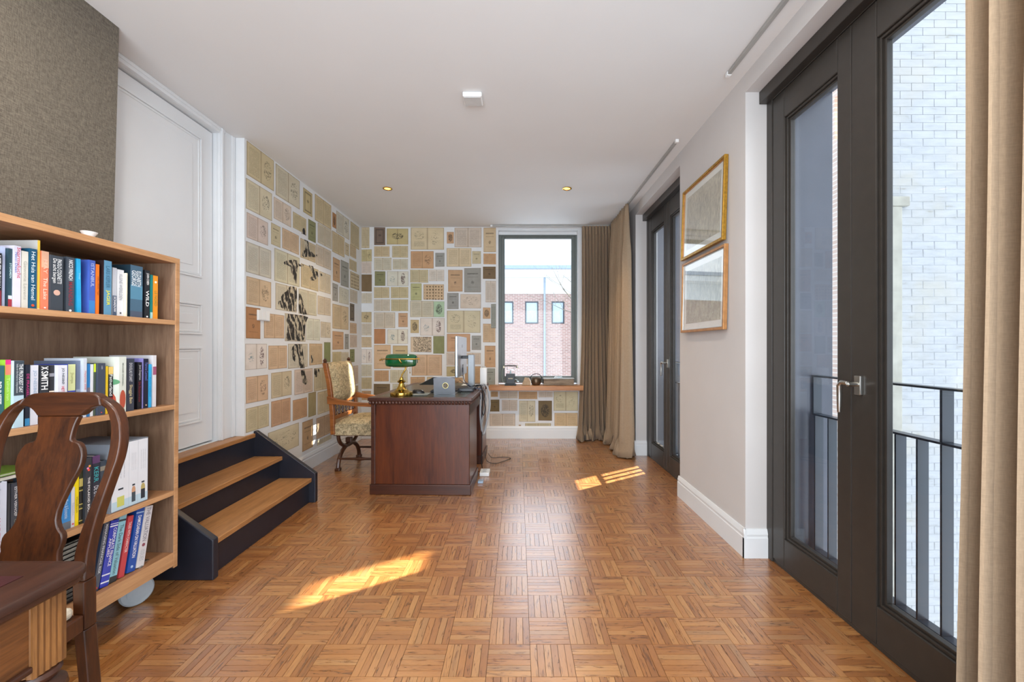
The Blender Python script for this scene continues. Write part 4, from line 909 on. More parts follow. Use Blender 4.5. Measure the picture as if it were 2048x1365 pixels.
# boxed set of three white volumes
y0, zt0 = bcs(221, 884, -.02); y1, zt1 = bcs(292.5, 877, -.02)
HS = .285; zb = ZS[1]+.0004
Ms = MBC @ Matrix.Translation((-.012, 0, zb))
slip = empty('slipcase', M=Ms); tag(slip, 'grey slipcase holding three white volumes at the right of third shelf', 'slipcase')
t = .003; D_ = .26
MB().box(-D_, -.002, y0-t, y0, 0, HS).box(-D_, -.002, y1, y1+t, 0, HS).box(-D_, -.002, y0, y1, HS-t, HS).box(-D_, -.002, y0, y1, 0, t).box(-D_-t, -D_, y0-t, y1+t, 0, HS).build('box_shell', plain('slipcase_grey', '7f8690', .5), slip)
ys = [bcs(p, 900, -.02)[0] for p in (221, 255, 273, 292.3)]
for k, (bcol, low) in enumerate((('c9cc6a', 'c9cc6a'), ('c79a7a', '3d4a54'), ('b8a86a', '2a323c'))):
    a, b = ys[k]+.0006, ys[k+1]-.0006; c_ = (a+b)/2
    r = empty('book', M=Ms @ Matrix.Translation((0, c_, t+.0006))); h = (b-a)/2
    tag(r, ('white slipcased volume with a lime jar on its spine', 'white slipcased volume with a pink topped bottle on its spine', 'white slipcased volume with a dark bottle on its spine, rightmost')[k], 'book', 'three boxed white volumes')
    Hh = HS-2*t-.002
    MB().box(-D_+.01, 0, -h, h, 0, Hh).build('cover', plain('cover_white', 'dfe3ea', .45, var=.02), r)
    MB().box(0, .0005, -h, h, 0, Hh*.14).build('cover_band', ink('b9d3e2'), r)
    MB().box(.0005, .001, -h*.42, h*.42, Hh*.05, Hh*.2).build('bottle_print', ink(low), r)
    if k: MB().prism([(.0005, h*.42, Hh*.2), (.0005, h*.40, Hh*.25), (.0005, h*.2, Hh*.29), (.0005, -h*.2, Hh*.29), (.0005, -h*.40, Hh*.25), (.0005, -h*.42, Hh*.2)], (.0005, 0, 0)).build('bottle_print', ink(bcol), r)
    MB().box(.0005, .001, -h*.3, h*.3, Hh*.3, Hh*.325).build('bottle_cap_print', ink('23303a'), r)
    for q in range(3): text_mesh('Vaste planten en kruiden uit de tuin', Hh*.42, h*.16, ink('8a929c'), 'spine_text', r, Matrix(((0, 0, 1, .0008), (0, 1, 0, (q-1)*h*.4), (-1, 0, 0, Hh*(.68)), (0, 0, 0, 1))))
# flat lying books on the upright ones of the third shelf
def flatbook(yc, z, w, d, h, col, label):
    r = empty('book', M=MBC @ Matrix.Translation((-.03, yc, z))); tag(r, label, 'book', 'books lying flat on the third shelf')
    c = .0022; m = plain('cover_'+col, col, .45)
    MB().box(-d, 0, -w/2, w/2, 0, c).box(-d, 0, -w/2, w/2, h-c, h).box(-d, -d+c, -w/2, w/2, c, h-c).build('cover', m, r)
    MB().box(-d+c, -.003, -w/2+.003, w/2-.003, c, h-c).build('page_block', PAPER, r)
yl = bcs(12, 960, -.03)[0]; zl = bcs(12, 966, -.03)[1]+.006
flatbook(yl+.005, zl, .19, .14, .016, '22242a', 'black book lying flat on the upright third shelf books')
flatbook(yl+.005, zl+.0165, .18, .13, .009, '7a9a3c', 'thin green book lying flat on the black one')
# --- bottom shelf, leaning
LN = .17
book(209, 220.5, 1046, 0, '323c50', 'dark slate leaning book with silver capitals on bottom shelf', 'MANAGING FINANCIAL RISK', 'c9d0da', lean=LN, d=.17, tspan=(.03, .75), th=.45, mark=('r', 'b03040', .05, .4))
book(222, 238.5, 1042, 0, '1f34b4', 'royal blue leaning book with white bands top and foot', 'CORPORATE FINANCE', 'f0f2fa', title2='APPLIED', t2col='f0f2fa', lean=LN, d=.19, bands=((.9, .92, 'e8ecf4'), (.94, .95, 'e8ecf4'), (.17, .19, 'e8ecf4'), (.06, .08, 'e8ecf4')), tspan=(.12, .7), th=.4)
book(240, 254.5, 1031, 0, '8cc4d6', 'light blue leaning book with dark green serif title', 'The Dark Side of Valuation', '2f5a5c', lean=LN, d=.17, bands=((0, .09, '23262c'), (.9, .93, '2a3a44')), tspan=(.15, .88), th=.5)
book(257, 268, 1033, 0, 'c04048', 'red leaning book with white title on the bottom shelf', 'TALES WITH CHARACTER', 'f2d8d8', lean=LN, d=.15, tspan=(.1, .6), th=.5)
book(274, 290, 1018, 0, '1c50a8', 'blue leaning book with bold white capitals', 'DAMODARAN ON VALUATION', 'f2f6fc', lean=LN, d=.19, bands=((.92, .94, '9fbde0'),), tspan=(.12, .78), th=.45, mark=('o', 'a8c4e4', .08, .3))
book(291, 306.5, 1014, 0, 'd9d8dc', 'white leaning book with grey capitals, rightmost on bottom shelf', 'THE VALUATION', '8c8d98', lean=LN, d=.19, tspan=(.02, .58), th=.55, title2='ISSUES', t2col='b8bec4', t2span=(.72, .9), mark=('o', '8a4a58', .36, .38))
# ribbed black box on the bottom shelf
yr0, _ = bcs(132, 1090, -.05); yr1, _ = bcs(190, 1090, -.05)
rb_ = empty('ribbed_box', M=MBC @ Matrix.Translation((-.05, (yr0+yr1)/2-.12, ZS[0]+.0005))); tag(rb_, 'black ribbed box behind the chair on the bottom shelf', 'box')
MB().box(-.22, -.006, -.13, .13, 0, .235).build('box_body', BLACK, rb_, bevel=.004)
rbm = MB()
for k in range(13): rbm.box(-.006, 0, -.125, .125, .012+k*.017, .022+k*.017)
rbm.build('ribs', BLACK, rb_)
# white dish on top of the bookcase
Md = hit(179, 467, MBC @ Vector((0, 0, ZT)), w_) if False else None
yd, _ = bcs(179, 470, -.05)
dsh = empty('white_dish', M=MBC @ Matrix.Translation((-.052, yd, ZT+.0003))); tag(dsh, 'small white porcelain dish on top of the oak bookcase', 'dish')
MB().lathe([(.001, .0), (.012, 0), (.013, .006), (.025, .024), (.026, .027), (.024, .027), (.012, .008), (.001, .007)], n=28).build('dish_bowl', WHITEP, dsh, smooth=True)

# ================================================================== FOREGROUND CHAIR (reclined vase-splat back)
ch = empty('dining_chair', (-1.34, 1.13, 0)); tag(ch, 'dark walnut chair with solid vase splat before the bookcase', 'chair')
PN = Vector((0, 1, -.2)).normalized(); PP = Vector((0, 1.22, 1.07))
def cp(zx, zy): return hit(zx/2.2926, 770+zy/2.2926, PP, PN)
XC = cp(240, 262).x
mirr = lambda p: Vector((2*XC-p.x, p.y, p.z))
outer = [cp(*q) for q in ((300, 37), (380, 37), (432, 42), (455, 60), (495, 80), (528, 115), (547, 165), (553, 230), (548, 290), (535, 345), (510, 415), (478, 505), (445, 600), (418, 690), (398, 780), (390, 850), (388, 905))]
stin = [cp(*q) for q in ((462, 97), (484, 112), (498, 145), (506, 190), (505, 240), (500, 290), (487, 350), (466, 425), (435, 500), (400, 585), (365, 680), (340, 770), (330, 850), (325, 905))]
shoulder = [cp(*q) for q in ((445, 97), (412, 106), (384, 124), (360, 146))]
spl = [cp(*q) for q in ((360, 146), (345, 175), (334, 205), (326, 235), (322, 262))]
def strip(mb, A, Bp, th, n=None):
    """solid between two polylines A and B (same count), thickness vector th"""
    n = len(A); th = Vector(th); vs = [Vector(p) for p in A]+[Vector(p) for p in Bp]; vs2 = [p+th for p in vs]; allv = vs+vs2; o = 2*n; fs = []
    for i in range(n-1):
        fs += [(i, i+1, n+i+1, n+i), (o+i, o+n+i, o+n+i+1, o+i+1), (i, o+i, o+i+1, i+1), (n+i, n+i+1, o+n+i+1, o+n+i)]
    fs += [(0, n, o+n, o), (n-1, o+n-1, o+2*n-1, 2*n-1)]
    mb.add(allv, fs)
def resamp(P, n):
    L = [0]
    for i in range(1, len(P)): L.append(L[-1]+(P[i]-P[i-1]).length)
    out = []
    for k in range(n):
        t_ = L[-1]*k/(n-1); i = 1
        while i < len(L)-1 and L[i] < t_: i += 1
        f_ = (t_-L[i-1])/max(1e-9, L[i]-L[i-1]); out.append(P[i-1].lerp(P[i], f_))
    return out
TV = (0, .026, 0)
for mir in (False, True):
    A = resamp(outer[3:], 26); Bp = resamp(stin, 26)
    if mir: A = [mirr(p) for p in A]; Bp = [mirr(p) for p in Bp]
    mb = MB(); strip(mb, A, Bp, (0, .030, 0)); o = mb.build('back_stile', CHAIRW, smooth=True, bevel=.004); chd(o, ch)
# crest
top_ = [mirr(p) for p in outer[:4]][::-1]+outer[:4]
low_ = [mirr(p) for p in (shoulder[::-1]+[stin[0]])][::-1]+(shoulder[::-1]+[stin[0]])
mid_l = mirr(cp(360, 140)); mid_r = cp(360, 140)
A = resamp(top_, 28); Bp = resamp(low_, 28)
mb = MB(); strip(mb, A, Bp, (0, .028, 0)); chd(mb.build('crest_rail', CRESTW, smooth=True, bevel=.004), ch)
spr = spl+[cp(*q) for q in ((345, 264), (362, 274), (373, 295), (377, 325), (370, 365), (352, 405), (330, 440), (305, 490), (280, 540), (262, 585), (255, 625), (260, 655), (272, 678), (285, 692), (283, 715), (275, 745), (262, 770), (262, 905))]
R_ = resamp(spr, 44); L_ = [mirr(p) for p in R_]
mb = MB(); strip(mb, R_, L_, (0, .016, 0)); chd(mb.build('splat', CHAIRW, smooth=True, bevel=.003), ch)
# seat, rear legs, front legs
seat_z = .50; yb_ = cp(330, 905).y; xr_ = cp(388, 905).x; xl_ = 2*XC-xr_
zj = cp(388, 905).z
for s_ in (xr_, xl_):
    sg = -1 if s_ == xr_ else 1
    mb = MB(); a0 = Vector((s_, yb_, zj+.01))
    pts = [(s_+sg*.001, yb_, zj), (s_, yb_+.0, .45), (s_, yb_+.015, .25), (s_, yb_+.05, 0.0)]
    for i in range(3):
        p, q = Vector(pts[i]), Vector(pts[i+1]); w0 = .034-.003*i
        vs = []
        for c_, ww in ((p, .034-.002*i), (q, .034-.002*(i+1))):
            vs += [(c_.x, c_.y, c_.z), (c_.x+sg*ww, c_.y, c_.z), (c_.x+sg*ww, c_.y+.034, c_.z), (c_.x, c_.y+.034, c_.z)]
        mb.add(vs, [(0, 1, 2, 3), (4, 5, 6, 7), (0, 1, 5, 4), (1, 2, 6, 5), (2, 3, 7, 6), (3, 0, 4, 7)])
    chd(mb.build('leg', CHAIRW, bevel=.004), ch)
chd(MB().prism([(xl_-.0, yb_-.002, seat_z-.05), (xr_+.0, yb_-.002, seat_z-.05), (xr_+.03, yb_-.38, seat_z-.05), (xl_-.03, yb_-.38, seat_z-.05)], (0, 0, .045)).build('seat_rail', CHAIRW, bevel=.004), ch)
chd(MB().prism([(xl_+.012, yb_-.012, seat_z-.005), (xr_-.012, yb_-.012, seat_z-.005), (xr_+.018, yb_-.365, seat_z-.005), (xl_-.018, yb_-.365, seat_z-.005)], (0, 0, .03)).build('seat_cushion', plain('cream_upholstery', 'cdc4b2', .9, var=.08), bevel=.012), ch)
for s_ in (xr_+.0, xl_-.0):
    sg = 1 if s_ == xr_ else -1
    chd(MB().tube([(s_-sg*.005, yb_-.355, seat_z-.05), (s_+sg*.006, yb_-.37, .32), (s_-sg*.012, yb_-.35, .12), (s_-sg*.006, yb_-.365, .02), (s_-sg*.004, yb_-.37, 0)], [.026, .024, .014, .02, .018], 12).build('leg', CHAIRW, smooth=True), ch)

# ================================================================== FOREGROUND TABLE
tb = empty('writing_table', (-1.4, .5, 0)); tag(tb, 'old oak writing table with dark red leather inlay, lower left corner', 'table')
TX1, TX0, TY1, TY0, TZ = -.902, -1.66, .893, .12, .76
def rrect(x0, x1, y0, y1, r, z, n=6):
    P = []
    for cx, cy, a0 in ((x1-r, y1-r, 0), (x0+r, y1-r, PI/2), (x0+r, y0+r, PI), (x1-r, y0+r, 1.5*PI)):
        for k in range(n+1): a = a0+PI/2*k/n; P.append((cx+r*math.cos(a), cy+r*math.sin(a), z))
    return P
def stack(name, layers, mat, parent, smooth=False):
    mb = MB(); n = len(layers[0]); vs = [p for L in layers for p in L]; fs = []
    for i in range(len(layers)-1):
        for k in range(n): fs.append((i*n+k, i*n+(k+1) % n, (i+1)*n+(k+1) % n, (i+1)*n+k))
    fs += [list(range(n))[::-1], [(len(layers)-1)*n+k for k in range(n)]]
    mb.add(vs, fs); return chd(mb.build(name, mat, smooth=smooth), parent)
def lay(o, z): return rrect(TX0+o, TX1-o, TY0+o, TY1-o, max(.004, .045-o), z)
stack('tabletop', [lay(.018, TZ-.034), lay(.010, TZ-.032), lay(.004, TZ-.026), lay(.004, TZ-.018), lay(.0, TZ-.015), lay(0, TZ-.005), lay(.003, TZ-.001), lay(.006, TZ)], TABTOP, tb, True)
chd(B('leather_inlay', LEATHER, TX0+.09, TX1-.085, TY0+.08, TY1-.065, TZ+.0001, TZ+.0012), tb)
mb = MB()
for (o, t_) in ((.028, .004), (.036, .0015)):
    x0, x1, y0, y1 = TX0+.09+o, TX1-.085-o, TY0+.08+o, TY1-.065-o
    mb.box(x0, x1, y1-t_, y1, TZ+.0012, TZ+.0018); mb.box(x0, x1, y0, y0+t_, TZ+.0012, TZ+.0018); mb.box(x0, x0+t_, y0+t_, y1-t_, TZ+.0012, TZ+.0018); mb.box(x1-t_, x1, y0+t_, y1-t_, TZ+.0012, TZ+.0018)
chd(mb.build('tooled_border', plain('worn_gilding', '8a7a66', .5), None), tb)
AX = TX1-.032
chd(B('apron', TABW, AX-.022, AX-.010, TY0+.09, TY1-.09, .60, TZ-.034), tb)
chd(B('apron', MAHOX, TX0+.09, AX-.055, TY1-.06, TY1-.045, .60, TZ-.034), tb)
chd(B('apron_bead', TABTOP, AX-.028, AX-.002, TY0+.09, TY1-.09, .588, .601, bevel=.004), tb)
def tleg(cx, cy):
    w2 = .030; mb = MB(); n = 11; prof = []
    for side in range(4):
        for k in range(n):
            a = -w2+2*w2*k/n; d_ = w2+(.0012 if k % 2 else -.0008)
            prof.append([(a, -d_), (d_, a), (-a, d_), (-d_, -a)][side])
    mb.prism([(cx+p[0], cy+p[1], .575) for p in prof], (0, 0, TZ-.036-.575))
    l = chd(mb.build('leg_block', REED, None), tb)
    P = [(.022, .575), (.034, .572), (.038, .565), (.034, .556), (.026, .552), (.030, .548), (.044, .538), (.046, .526), (.040, .516), (.030, .512), (.030, .506), (.040, .498), (.043, .46), (.040, .36), (.032, .22), (.024, .12), (.022, .10), (.032, .09), (.032, .08), (.022, .07), (.018, .03), (.020, 0)]
    chd(MB().lathe(P, c=(cx, cy, 0), n=28).build('leg', TABTOP, smooth=True), tb)
for cx in (AX-.032, TX0+.062):
    for cy in (TY1-.062, TY0+.062): tleg(cx, cy)

# ================================================================== DESK
DM = Matrix.Translation((-.385, 3.387, 0)) @ Matrix.Rotation(-.024, 4, 'Z')
dk = empty('pedestal_desk', M=DM); tag(dk, 'large mahogany pedestal desk with carved top edge', 'desk')
Bd = lambda nm, m, *a, bev=.003: MB().box(*a).build(nm, m, dk, bevel=bev)
DW, DL, DH = .835, 1.42, .80
for (a, b, nm) in ((0.0, .50, 'near'), (.90, 1.38, 'far')):
    Bd('pedestal', MAHO, -DW+.02, -.012, a+.012, b-.012, .085, DH-.055)
    Bd('plinth', MAHOX, -DW, 0, a, b, 0, .085, bev=.005)
Bd('end_panel', MAHO, -DW+.055, -.013, .004, .012, .087, DH-.057)
Bd('corner_post', MAHOX, -DW+.012, -DW+.045, .001, .035, .086, DH-.056)
Bd('desk_frame', MAHOX, -DW+.02, -.012, .012, 1.368, DH-.15, DH-.055)
for k, z0 in enumerate((.10, .33, .56)):
    dr = Bd('drawer', MAHO, -DW+.008, -DW+.02, .05, .48, z0, z0+.20)
Bd('desktop', MAHOX, -DW-.01, .012, -.018, 1.40, DH-.028, DH, bev=.004)
mb = MB()
for k in range(31):
    x = -DW-.004+(DW+.01)*(k+.5)/31; mb.lathe([(.005, -.014), (.011, -.008), (.0125, 0), (.011, .008), (.005, .014)], c=(x, -.012, DH-.042), n=8)
for k in range(62):
    y = -.006+1.40*(k+.5)/62; mb.lathe([(.004, -.011), (.0085, -.006), (.0095, 0), (.0085, .006), (.004, .011)], c=(.002, y, DH-.041), n=6)
o = mb.build('carved_edge', MAHOX, dk, smooth=True)
Bd('desk_moulding', MAHOX, -DW-.002, .004, -.008, 1.39, DH-.056, DH-.028, bev=.002)
Bd('writing_surface', plain('green_black_leather', '2b332c', .25, var=.2), -DW+.05, -.05, .045, 1.34, DH-.0005, DH+.0008, bev=0)
ZD = DH+.0015
def on(px, py, z=ZD):
    d = ray(px, py); t_ = (z-EYE)/d.z; return E0+d*t_
def atY(px, Y): return (px-VX)*Y/F
# banker's lamp
lx, lyy = atY(803, 3.53), 3.53
lp = empty('bankers_lamp', (lx, lyy, ZD)); tag(lp, 'brass desk lamp with green glass shade on the mahogany desk', 'lamp')
MB().lathe([(.001, 0), (.092, 0), (.095, .008), (.093, .028), (.086, .032), (.070, .036), (.045, .052), (.028, .08), (.020, .105), (.030, .112), (.036, .120), (.028, .128), (.018, .134), (.014, .15), (.009, .158)], n=40).build('lamp_base', BRASS, lp, smooth=True)
MB().tube([(0, 0, .15), (.004, 0, .175), (.020, 0, .20), (.036, 0, .225), (.036, 0, .245), (.024, -.02, .262), (.016, -.05, .275), (.010, -.068, .290), (-.002, -.066, .310)], [.006, .006, .007, .0075, .007, .0065, .006, .006, .006], 12).build('lamp_stem', BRASS, lp, smooth=True)
GREENG = NT('green_glass'); GREENG.col(lin('06502a')); GREENG.b.inputs['Roughness'].default_value = .06; GREENG.b.inputs['Coat Weight'].default_value = 1; GREENG = GREENG.m
# half-barrel shade along x, with rounded ends
mb = MB(); NA, NX = 16, 20; vs = []; Lh = .132
for i in range(NX+1):
    t_ = -1+2*i/NX; xx = Lh*math.sin(t_*PI/2); e = (1-abs(t_)**3.2)**.5 if abs(t_) < 1 else 0; e = max(e, .12)
    for k in range(NA+1):
        a = math.radians(-50+(250)*k/NA); vs.append((xx, -.06*math.cos(a)*e, .292+.062*math.sin(a)*(.35+.65*e)))
fs = [(i*(NA+1)+k, i*(NA+1)+k+1, (i+1)*(NA+1)+k+1, (i+1)*(NA+1)+k) for i in range(NX) for k in range(NA)]
mb.add(vs, fs); sh = mb.build('lamp_shade', GREENG, lp, smooth=True); sm_ = sh.modifiers.new('t', 'SOLIDIFY'); sm_.thickness = .003
MB().tube([(-.155, -.062, .305), (-.13, -.066, .312), (.13, -.066, .312), (.16, -.060, .314)], [.003, .0045, .0045, .003], 8).tube([(-.168, -.058, .302), (-.15, -.061, .307)], .006, 8).tube([(.15, -.058, .314), (.168, -.056, .314)], .007, 8).tube([(0, -.05, .310), (0, -.07, .312)], .007, 8).build('shade_bracket', BRASS, lp, smooth=True)
MB().tube([(.075, -.01, .30), (.075, -.01, .20)], .0012, 5).tube([(.075, -.01, .20), (.075, -.01, .188)], .004, 6).build('pull_chain', BRASS, lp)
# mouse, mouse mat, keyboard
pm = on(835, 789); mt = empty('mouse_mat', (pm.x, pm.y, ZD)); tag(mt, 'thin grey mouse mat under the black computer mouse', 'mouse mat')
MB().box(-.11, .10, -.06, .10, 0, .003).build('mat', plain('mat_grey', '8c9494', .6), mt, bevel=.001)
pm = on(836, 787, ZD+.005); ms = empty('computer_mouse', (pm.x, pm.y+.01, ZD+.0032)); tag(ms, 'black computer mouse on the desk right of the lamp', 'mouse')
mb = MB(); vs = []; rows = 9; cols = 12
for i in range(rows+1):
    t_ = i/rows; a = t_*PI/2
    for k in range(cols): b_ = 2*PI*k/cols; vs.append((.056*math.cos(b_)*math.cos(a)**.6, .032*math.sin(b_)*math.cos(a)**.6, .034*math.sin(a)*(1-.25*math.cos(b_)*math.cos(a))))
fs = [(i*cols+k, i*cols+(k+1) % cols, (i+1)*cols+(k+1) % cols, (i+1)*cols+k) for i in range(rows) for k in range(cols)]+[list(range(cols))[::-1]]
mb.add(vs, fs); mb.build('mouse_shell', BLACK, ms, smooth=True)
MB().tube([(.030, 0, .027), (.042, 0, .022)], .004, 8).build('scroll_wheel', STEEL, ms)
# laptop stand (bent aluminium sheet with a round hole)
def fold(nm, pts, Yd, tt, mat, parent):
    mb = MB()
    for i in range(len(pts)-1):
        p, q = Vector((pts[i][0], 0, pts[i][1])), Vector((pts[i+1][0], 0, pts[i+1][1])); d_ = (q-p).normalized(); nn = Vector((-d_.z, 0, d_.x))*tt
        mb.prism([p, q, q+nn, p+nn], (0, Yd, 0))
    return mb.build(nm, mat, parent)
LS = empty('laptop_stand', (-.545, 3.60, ZD)); tag(LS, 'grey bent metal laptop stand with a round hole, on the desk', 'laptop stand')
W2 = .185; HT = .150
mb = MB(); hole = [(-W2/2+.01+.022*math.cos(2*PI*k/20), .078+.022*math.sin(2*PI*k/20)) for k in range(20)]
rect = []
for k in range(20):
    a = 2*PI*k/20; c_, s_ = math.cos(a), math.sin(a); q = 1/max(abs(c_)/(W2/2), abs(s_)/(HT/2)); rect.append((-W2/2+c_*q, HT/2+s_*q))
vs = [(p[0], .02*(1-p[1]/HT)-.02, p[1]) for p in hole]+[(p[0], .02*(1-p[1]/HT)-.02, p[1]) for p in rect]
n = 20; vs2 = [(x, y+.004, z) for x, y, z in vs]
fs = [(k, (k+1) % n, n+(k+1) % n, n+k) for k in range(n)]+[(40+k, 40+n+k, 40+n+(k+1) % n, 40+(k+1) % n) for k in range(n)]+[(k, 40+k, 40+(k+1) % n, (k+1) % n) for k in range(n)]+[(n+k, n+(k+1) % n, 40+n+(k+1) % n, 40+n+k) for k in range(n)]
GREYM = plain('space_grey_aluminium', '7e8288', .35, metal=.6)
mb.add(vs+vs2, fs); mb.build('stand_front', GREYM, LS)
MB().lathe([(.022, 0), (.025, 0), (.025, .002), (.022, .002), (.022, 0)], cap=False, n=24, M=Matrix.Rotation(PI/2, 4, 'X'), c=(-W2/2+.01, -.012, .078)).build('hole_rim', plain('rim_brass', 'c8b878', .3, metal=1), LS)
MB().prism([(0, -.0205, HT), (-W2, -.0205, HT), (-W2-.20, .30, .055), (-.16, .30, .055)], (0, 0, .004)).build('stand_top', GREYM, LS)
MB().box(-W2, 0, -.0, .20, 0, .004).build('stand_foot', GREYM, LS)
# monitor, edge on
mo = empty('monitor', (-.57, 4.15, ZD)); tag(mo, 'silver computer monitor seen from behind, turned towards the armchair', 'monitor')
B('monitor_body', ALU, -.012, .012, -.31, .37, .125, .515, mo, .006)
B('screen', BLACK, -.0135, -.012, -.305, .305, .13, .51, mo)
MB().lathe([(.001, .0), (.016, 0), (.016, .001), (.001, .001)], n=16, M=Matrix.Rotation(PI/2, 4, 'Y'), c=(.012, .0, .42)).build('logo', plain('logo_grey', '5a5e64', .3), mo)
B('cable_port', BLACK, .0115, .0125, .0, .09, .155, .235, mo)
B('hinge', BLACK, .012, .075, -.03, .03, .295, .325, mo, .004)
B('stand_column', plain('stand_silver', '7d8184', .35, metal=.5), .075, .135, -.045, .045, 0.006, .335, mo, .003)
B('stand_base', BLACK, -.06, .16, -.13, .13, 0, .014, mo, .004)
# dock, router, dark box
q = on(935, 787); dkk = empty('docking_station', (-.475, 3.86, ZD)); tag(dkk, 'flat black docking box on the desk below the monitor', 'dock')
B('dock_body', BLACK, -.075, .065, -.05, .05, .0, .035, dkk, .004); B('dock_front', plain('dock_grey', '4a4c50', .4), -.06, .05, -.0508, -.05, .008, .026, dkk)
kb_ = empty('keyboard', (-.66, 3.9, ZD)); tag(kb_, 'black keyboard end showing behind the laptop stand', 'keyboard')
B('keyboard_body', BLACK, -.14, .14, -.12, .12, 0, .012, kb_, .003)
kk = MB()
for a in range(10):
    for b in range(5): kk.box(-.13+a*.026, -.108+a*.026, -.105+b*.043, -.068+b*.043, .012, .017)
kk.build('keys', plain('key_black', '232428', .5), kb_)
rt = empty('router', (-.375, 4.52, ZD)); tag(rt, 'white upright router box at the far corner of the desk', 'router')
B('router_body', WHITEP, -.035, .035, -.05, .05, 0, .185, rt, .006); B('router_foot', plain('foot_grey', 'a9a9a6', .5), -.02, .02, -.03, .03, .1855, .2, rt, .002)
dc = empty('document_sheet', (-.50, 4.42, ZD)); tag(dc, 'white paper sheets lying on the desk behind the monitor', 'paper')
B('sheet', plain('white_paper', 'dcdedf', .7), -.10, .08, -.03, .12, 0, .004, dc)
# cables
def cable(label, pts, r, mat, name='cable', sub=10):
    P = [Vector(p) for p in pts]; out = []
    for i in range(len(P)-1):
        p0, p1, p2, p3 = P[max(i-1, 0)], P[i], P[i+1], P[min(i+2, len(P)-1)]
        for k in range(sub):
            t_ = k/sub; out.append(.5*((2*p1)+(-p0+p2)*t_+(2*p0-5*p1+4*p2-p3)*t_**2+(-p0+3*p1-3*p2+p3)*t_**3))
    out.append(P[-1]); o = MB().tube(out, r, 7).build(name, mat, smooth=True); tag(o, label, 'cable'); return o
GREYH = plain('grey_hose', '9a9da2', .5)
cable('thick grey cable sleeve looping down beside the desk', [(-.40, 4.30, .815), (-.335, 4.28, .82), (-.300, 4.22, .76), (-.285, 4.18, .62), (-.31, 4.12, .47), (-.335, 4.06, .36), (-.352, 4.02, .42), (-.362, 3.98, .56), (-.36, 4.0, .74), (-.38, 4.05, .812)], .010, GREYH)
cx_ = -.345
cable('black cable hanging in a wide loop at the desk edge', [(-.45, 4.05, .83), (-.36, 4.0, .84), (-.335, 3.97, .74), (-.315, 3.99, .64), (-.335, 4.02, .55), (-.355, 4.0, .66), (-.37, 3.96, .80)], .0035, BLACK)
cable('black cable bundle dropping from the desk to the power strip', [(-.42, 4.1, .825), (-.355, 4.05, .83), (-.345, 4.02, .7), (-.352, 4.05, .5), (-.348, 4.0, .3), (-.35, 3.99, .12), (-.345, 4.0, .045)], .0045, BLACK)
cable('pale grey cable hanging diagonally over the loop', [(-.43, 4.15, .82), (-.345, 4.15, .83), (-.32, 4.1, .68), (-.345, 4.0, .52), (-.35, 3.95, .42), (-.335, 4.08, .56), (-.318, 4.16, .70), (-.37, 4.2, .82)], .0035, GREYH)
cable('dark blue cable running from the monitor across the desk', [(-.555, 4.18, ZD+.20), (-.53, 4.05, ZD+.10), (-.47, 3.98, ZD+.045), (-.40, 4.0, ZD+.01), (-.35, 4.02, ZD+.004), (-.345, 4.02, .72)], .0035, plain('navy_cable', '2a3550', .4))
cable('black cable running from the laptop stand across the desk', [(-.56, 3.95, ZD+.10), (-.50, 3.96, ZD+.06), (-.44, 3.99, ZD+.02), (-.38, 4.02, ZD+.006), (-.36, 4.08, ZD+.02), (-.348, 4.1, .7), (-.352, 4.08, .6)], .003, BLACK)
cable('thin black cable with plug lying on the parquet beside the desk', [(-.352, 4.42, .10), (-.33, 4.36, .02), (-.25, 4.30, .005), (-.17, 4.36, .005), (-.08, 4.50, .005), (-.16, 4.55, .005), (-.28, 4.52, .006), (-.33, 4.60, .03)], .003, BLACK)
ps = empty('power_strip', (-.315, 3.95, .0)); tag(ps, 'white power strip on the floor beside the desk', 'power strip')
MB().box(-.045, .045, -.07, .07, .001, .035).build('strip_body', WHITEP, ps, bevel=.005)
for k in range(2): MB().lathe([(.018, 0), (.020, .002), (.016, .002)], c=(0, -.03+.06*k, .035), n=14).build('socket', plain('socket_grey', 'c0c2c4', .5), ps)
pg = empty('plug_adapter', (-.345, 3.70, 0)); tag(pg, 'small pale blue plug adapter on the floor by the desk foot', 'adapter')
MB().box(-.012, .035, -.02, .04, .001, .02).build('adapter_body', plain('adapter_blue', '9db0c4', .3), pg, bevel=.003)

# ================================================================== ARMCHAIR
ac = empty('armchair', M=Matrix.Translation((-1.53, 4.31, 0)) @ Matrix.Rotation(-.02, 4, 'Z')); tag(ac, 'antique oak armchair in floral tapestry behind the desk', 'armchair')
# local: +x faces the desk, y across, back at negative x
W_ = .27
cs = MB(); n = 12; vs = []
for j in range(n+1):
    for i in range(n+1):
        u, v = i/n, j/n; x = -.26+.50*u; y = -W_+2*W_*v
        vs.append((x, y, .455+.055*(max(0, 1-(2*u-1)**4)*max(0, 1-(2*v-1)**4))**.5))
N1 = len(vs); vs += [(p[0], p[1], .352) for p in vs]; fs = []
for j in range(n):
    for i in range(n): q = j*(n+1)+i; fs += [(q, q+1, q+n+2, q+n+1), (N1+q, N1+q+n+1, N1+q+n+2, N1+q+1)]
for i in range(n): fs += [(i, N1+i, N1+i+1, i+1), (n*(n+1)+i, n*(n+1)+i+1, N1+n*(n+1)+i+1, N1+n*(n+1)+i)]
for j in range(n): q = j*(n+1); fs += [(q, q+n+1, N1+q+n+1, N1+q), (q+n, N1+q+n, N1+q+2*n+1, q+2*n+1)]
cs.add(vs, fs).build('seat_cushion', TAP, ac, smooth=True)
MB().box(-.262, .242, -W_-.002, W_+.002, .346, .3515).build('seat_frame', ARMD, ac)
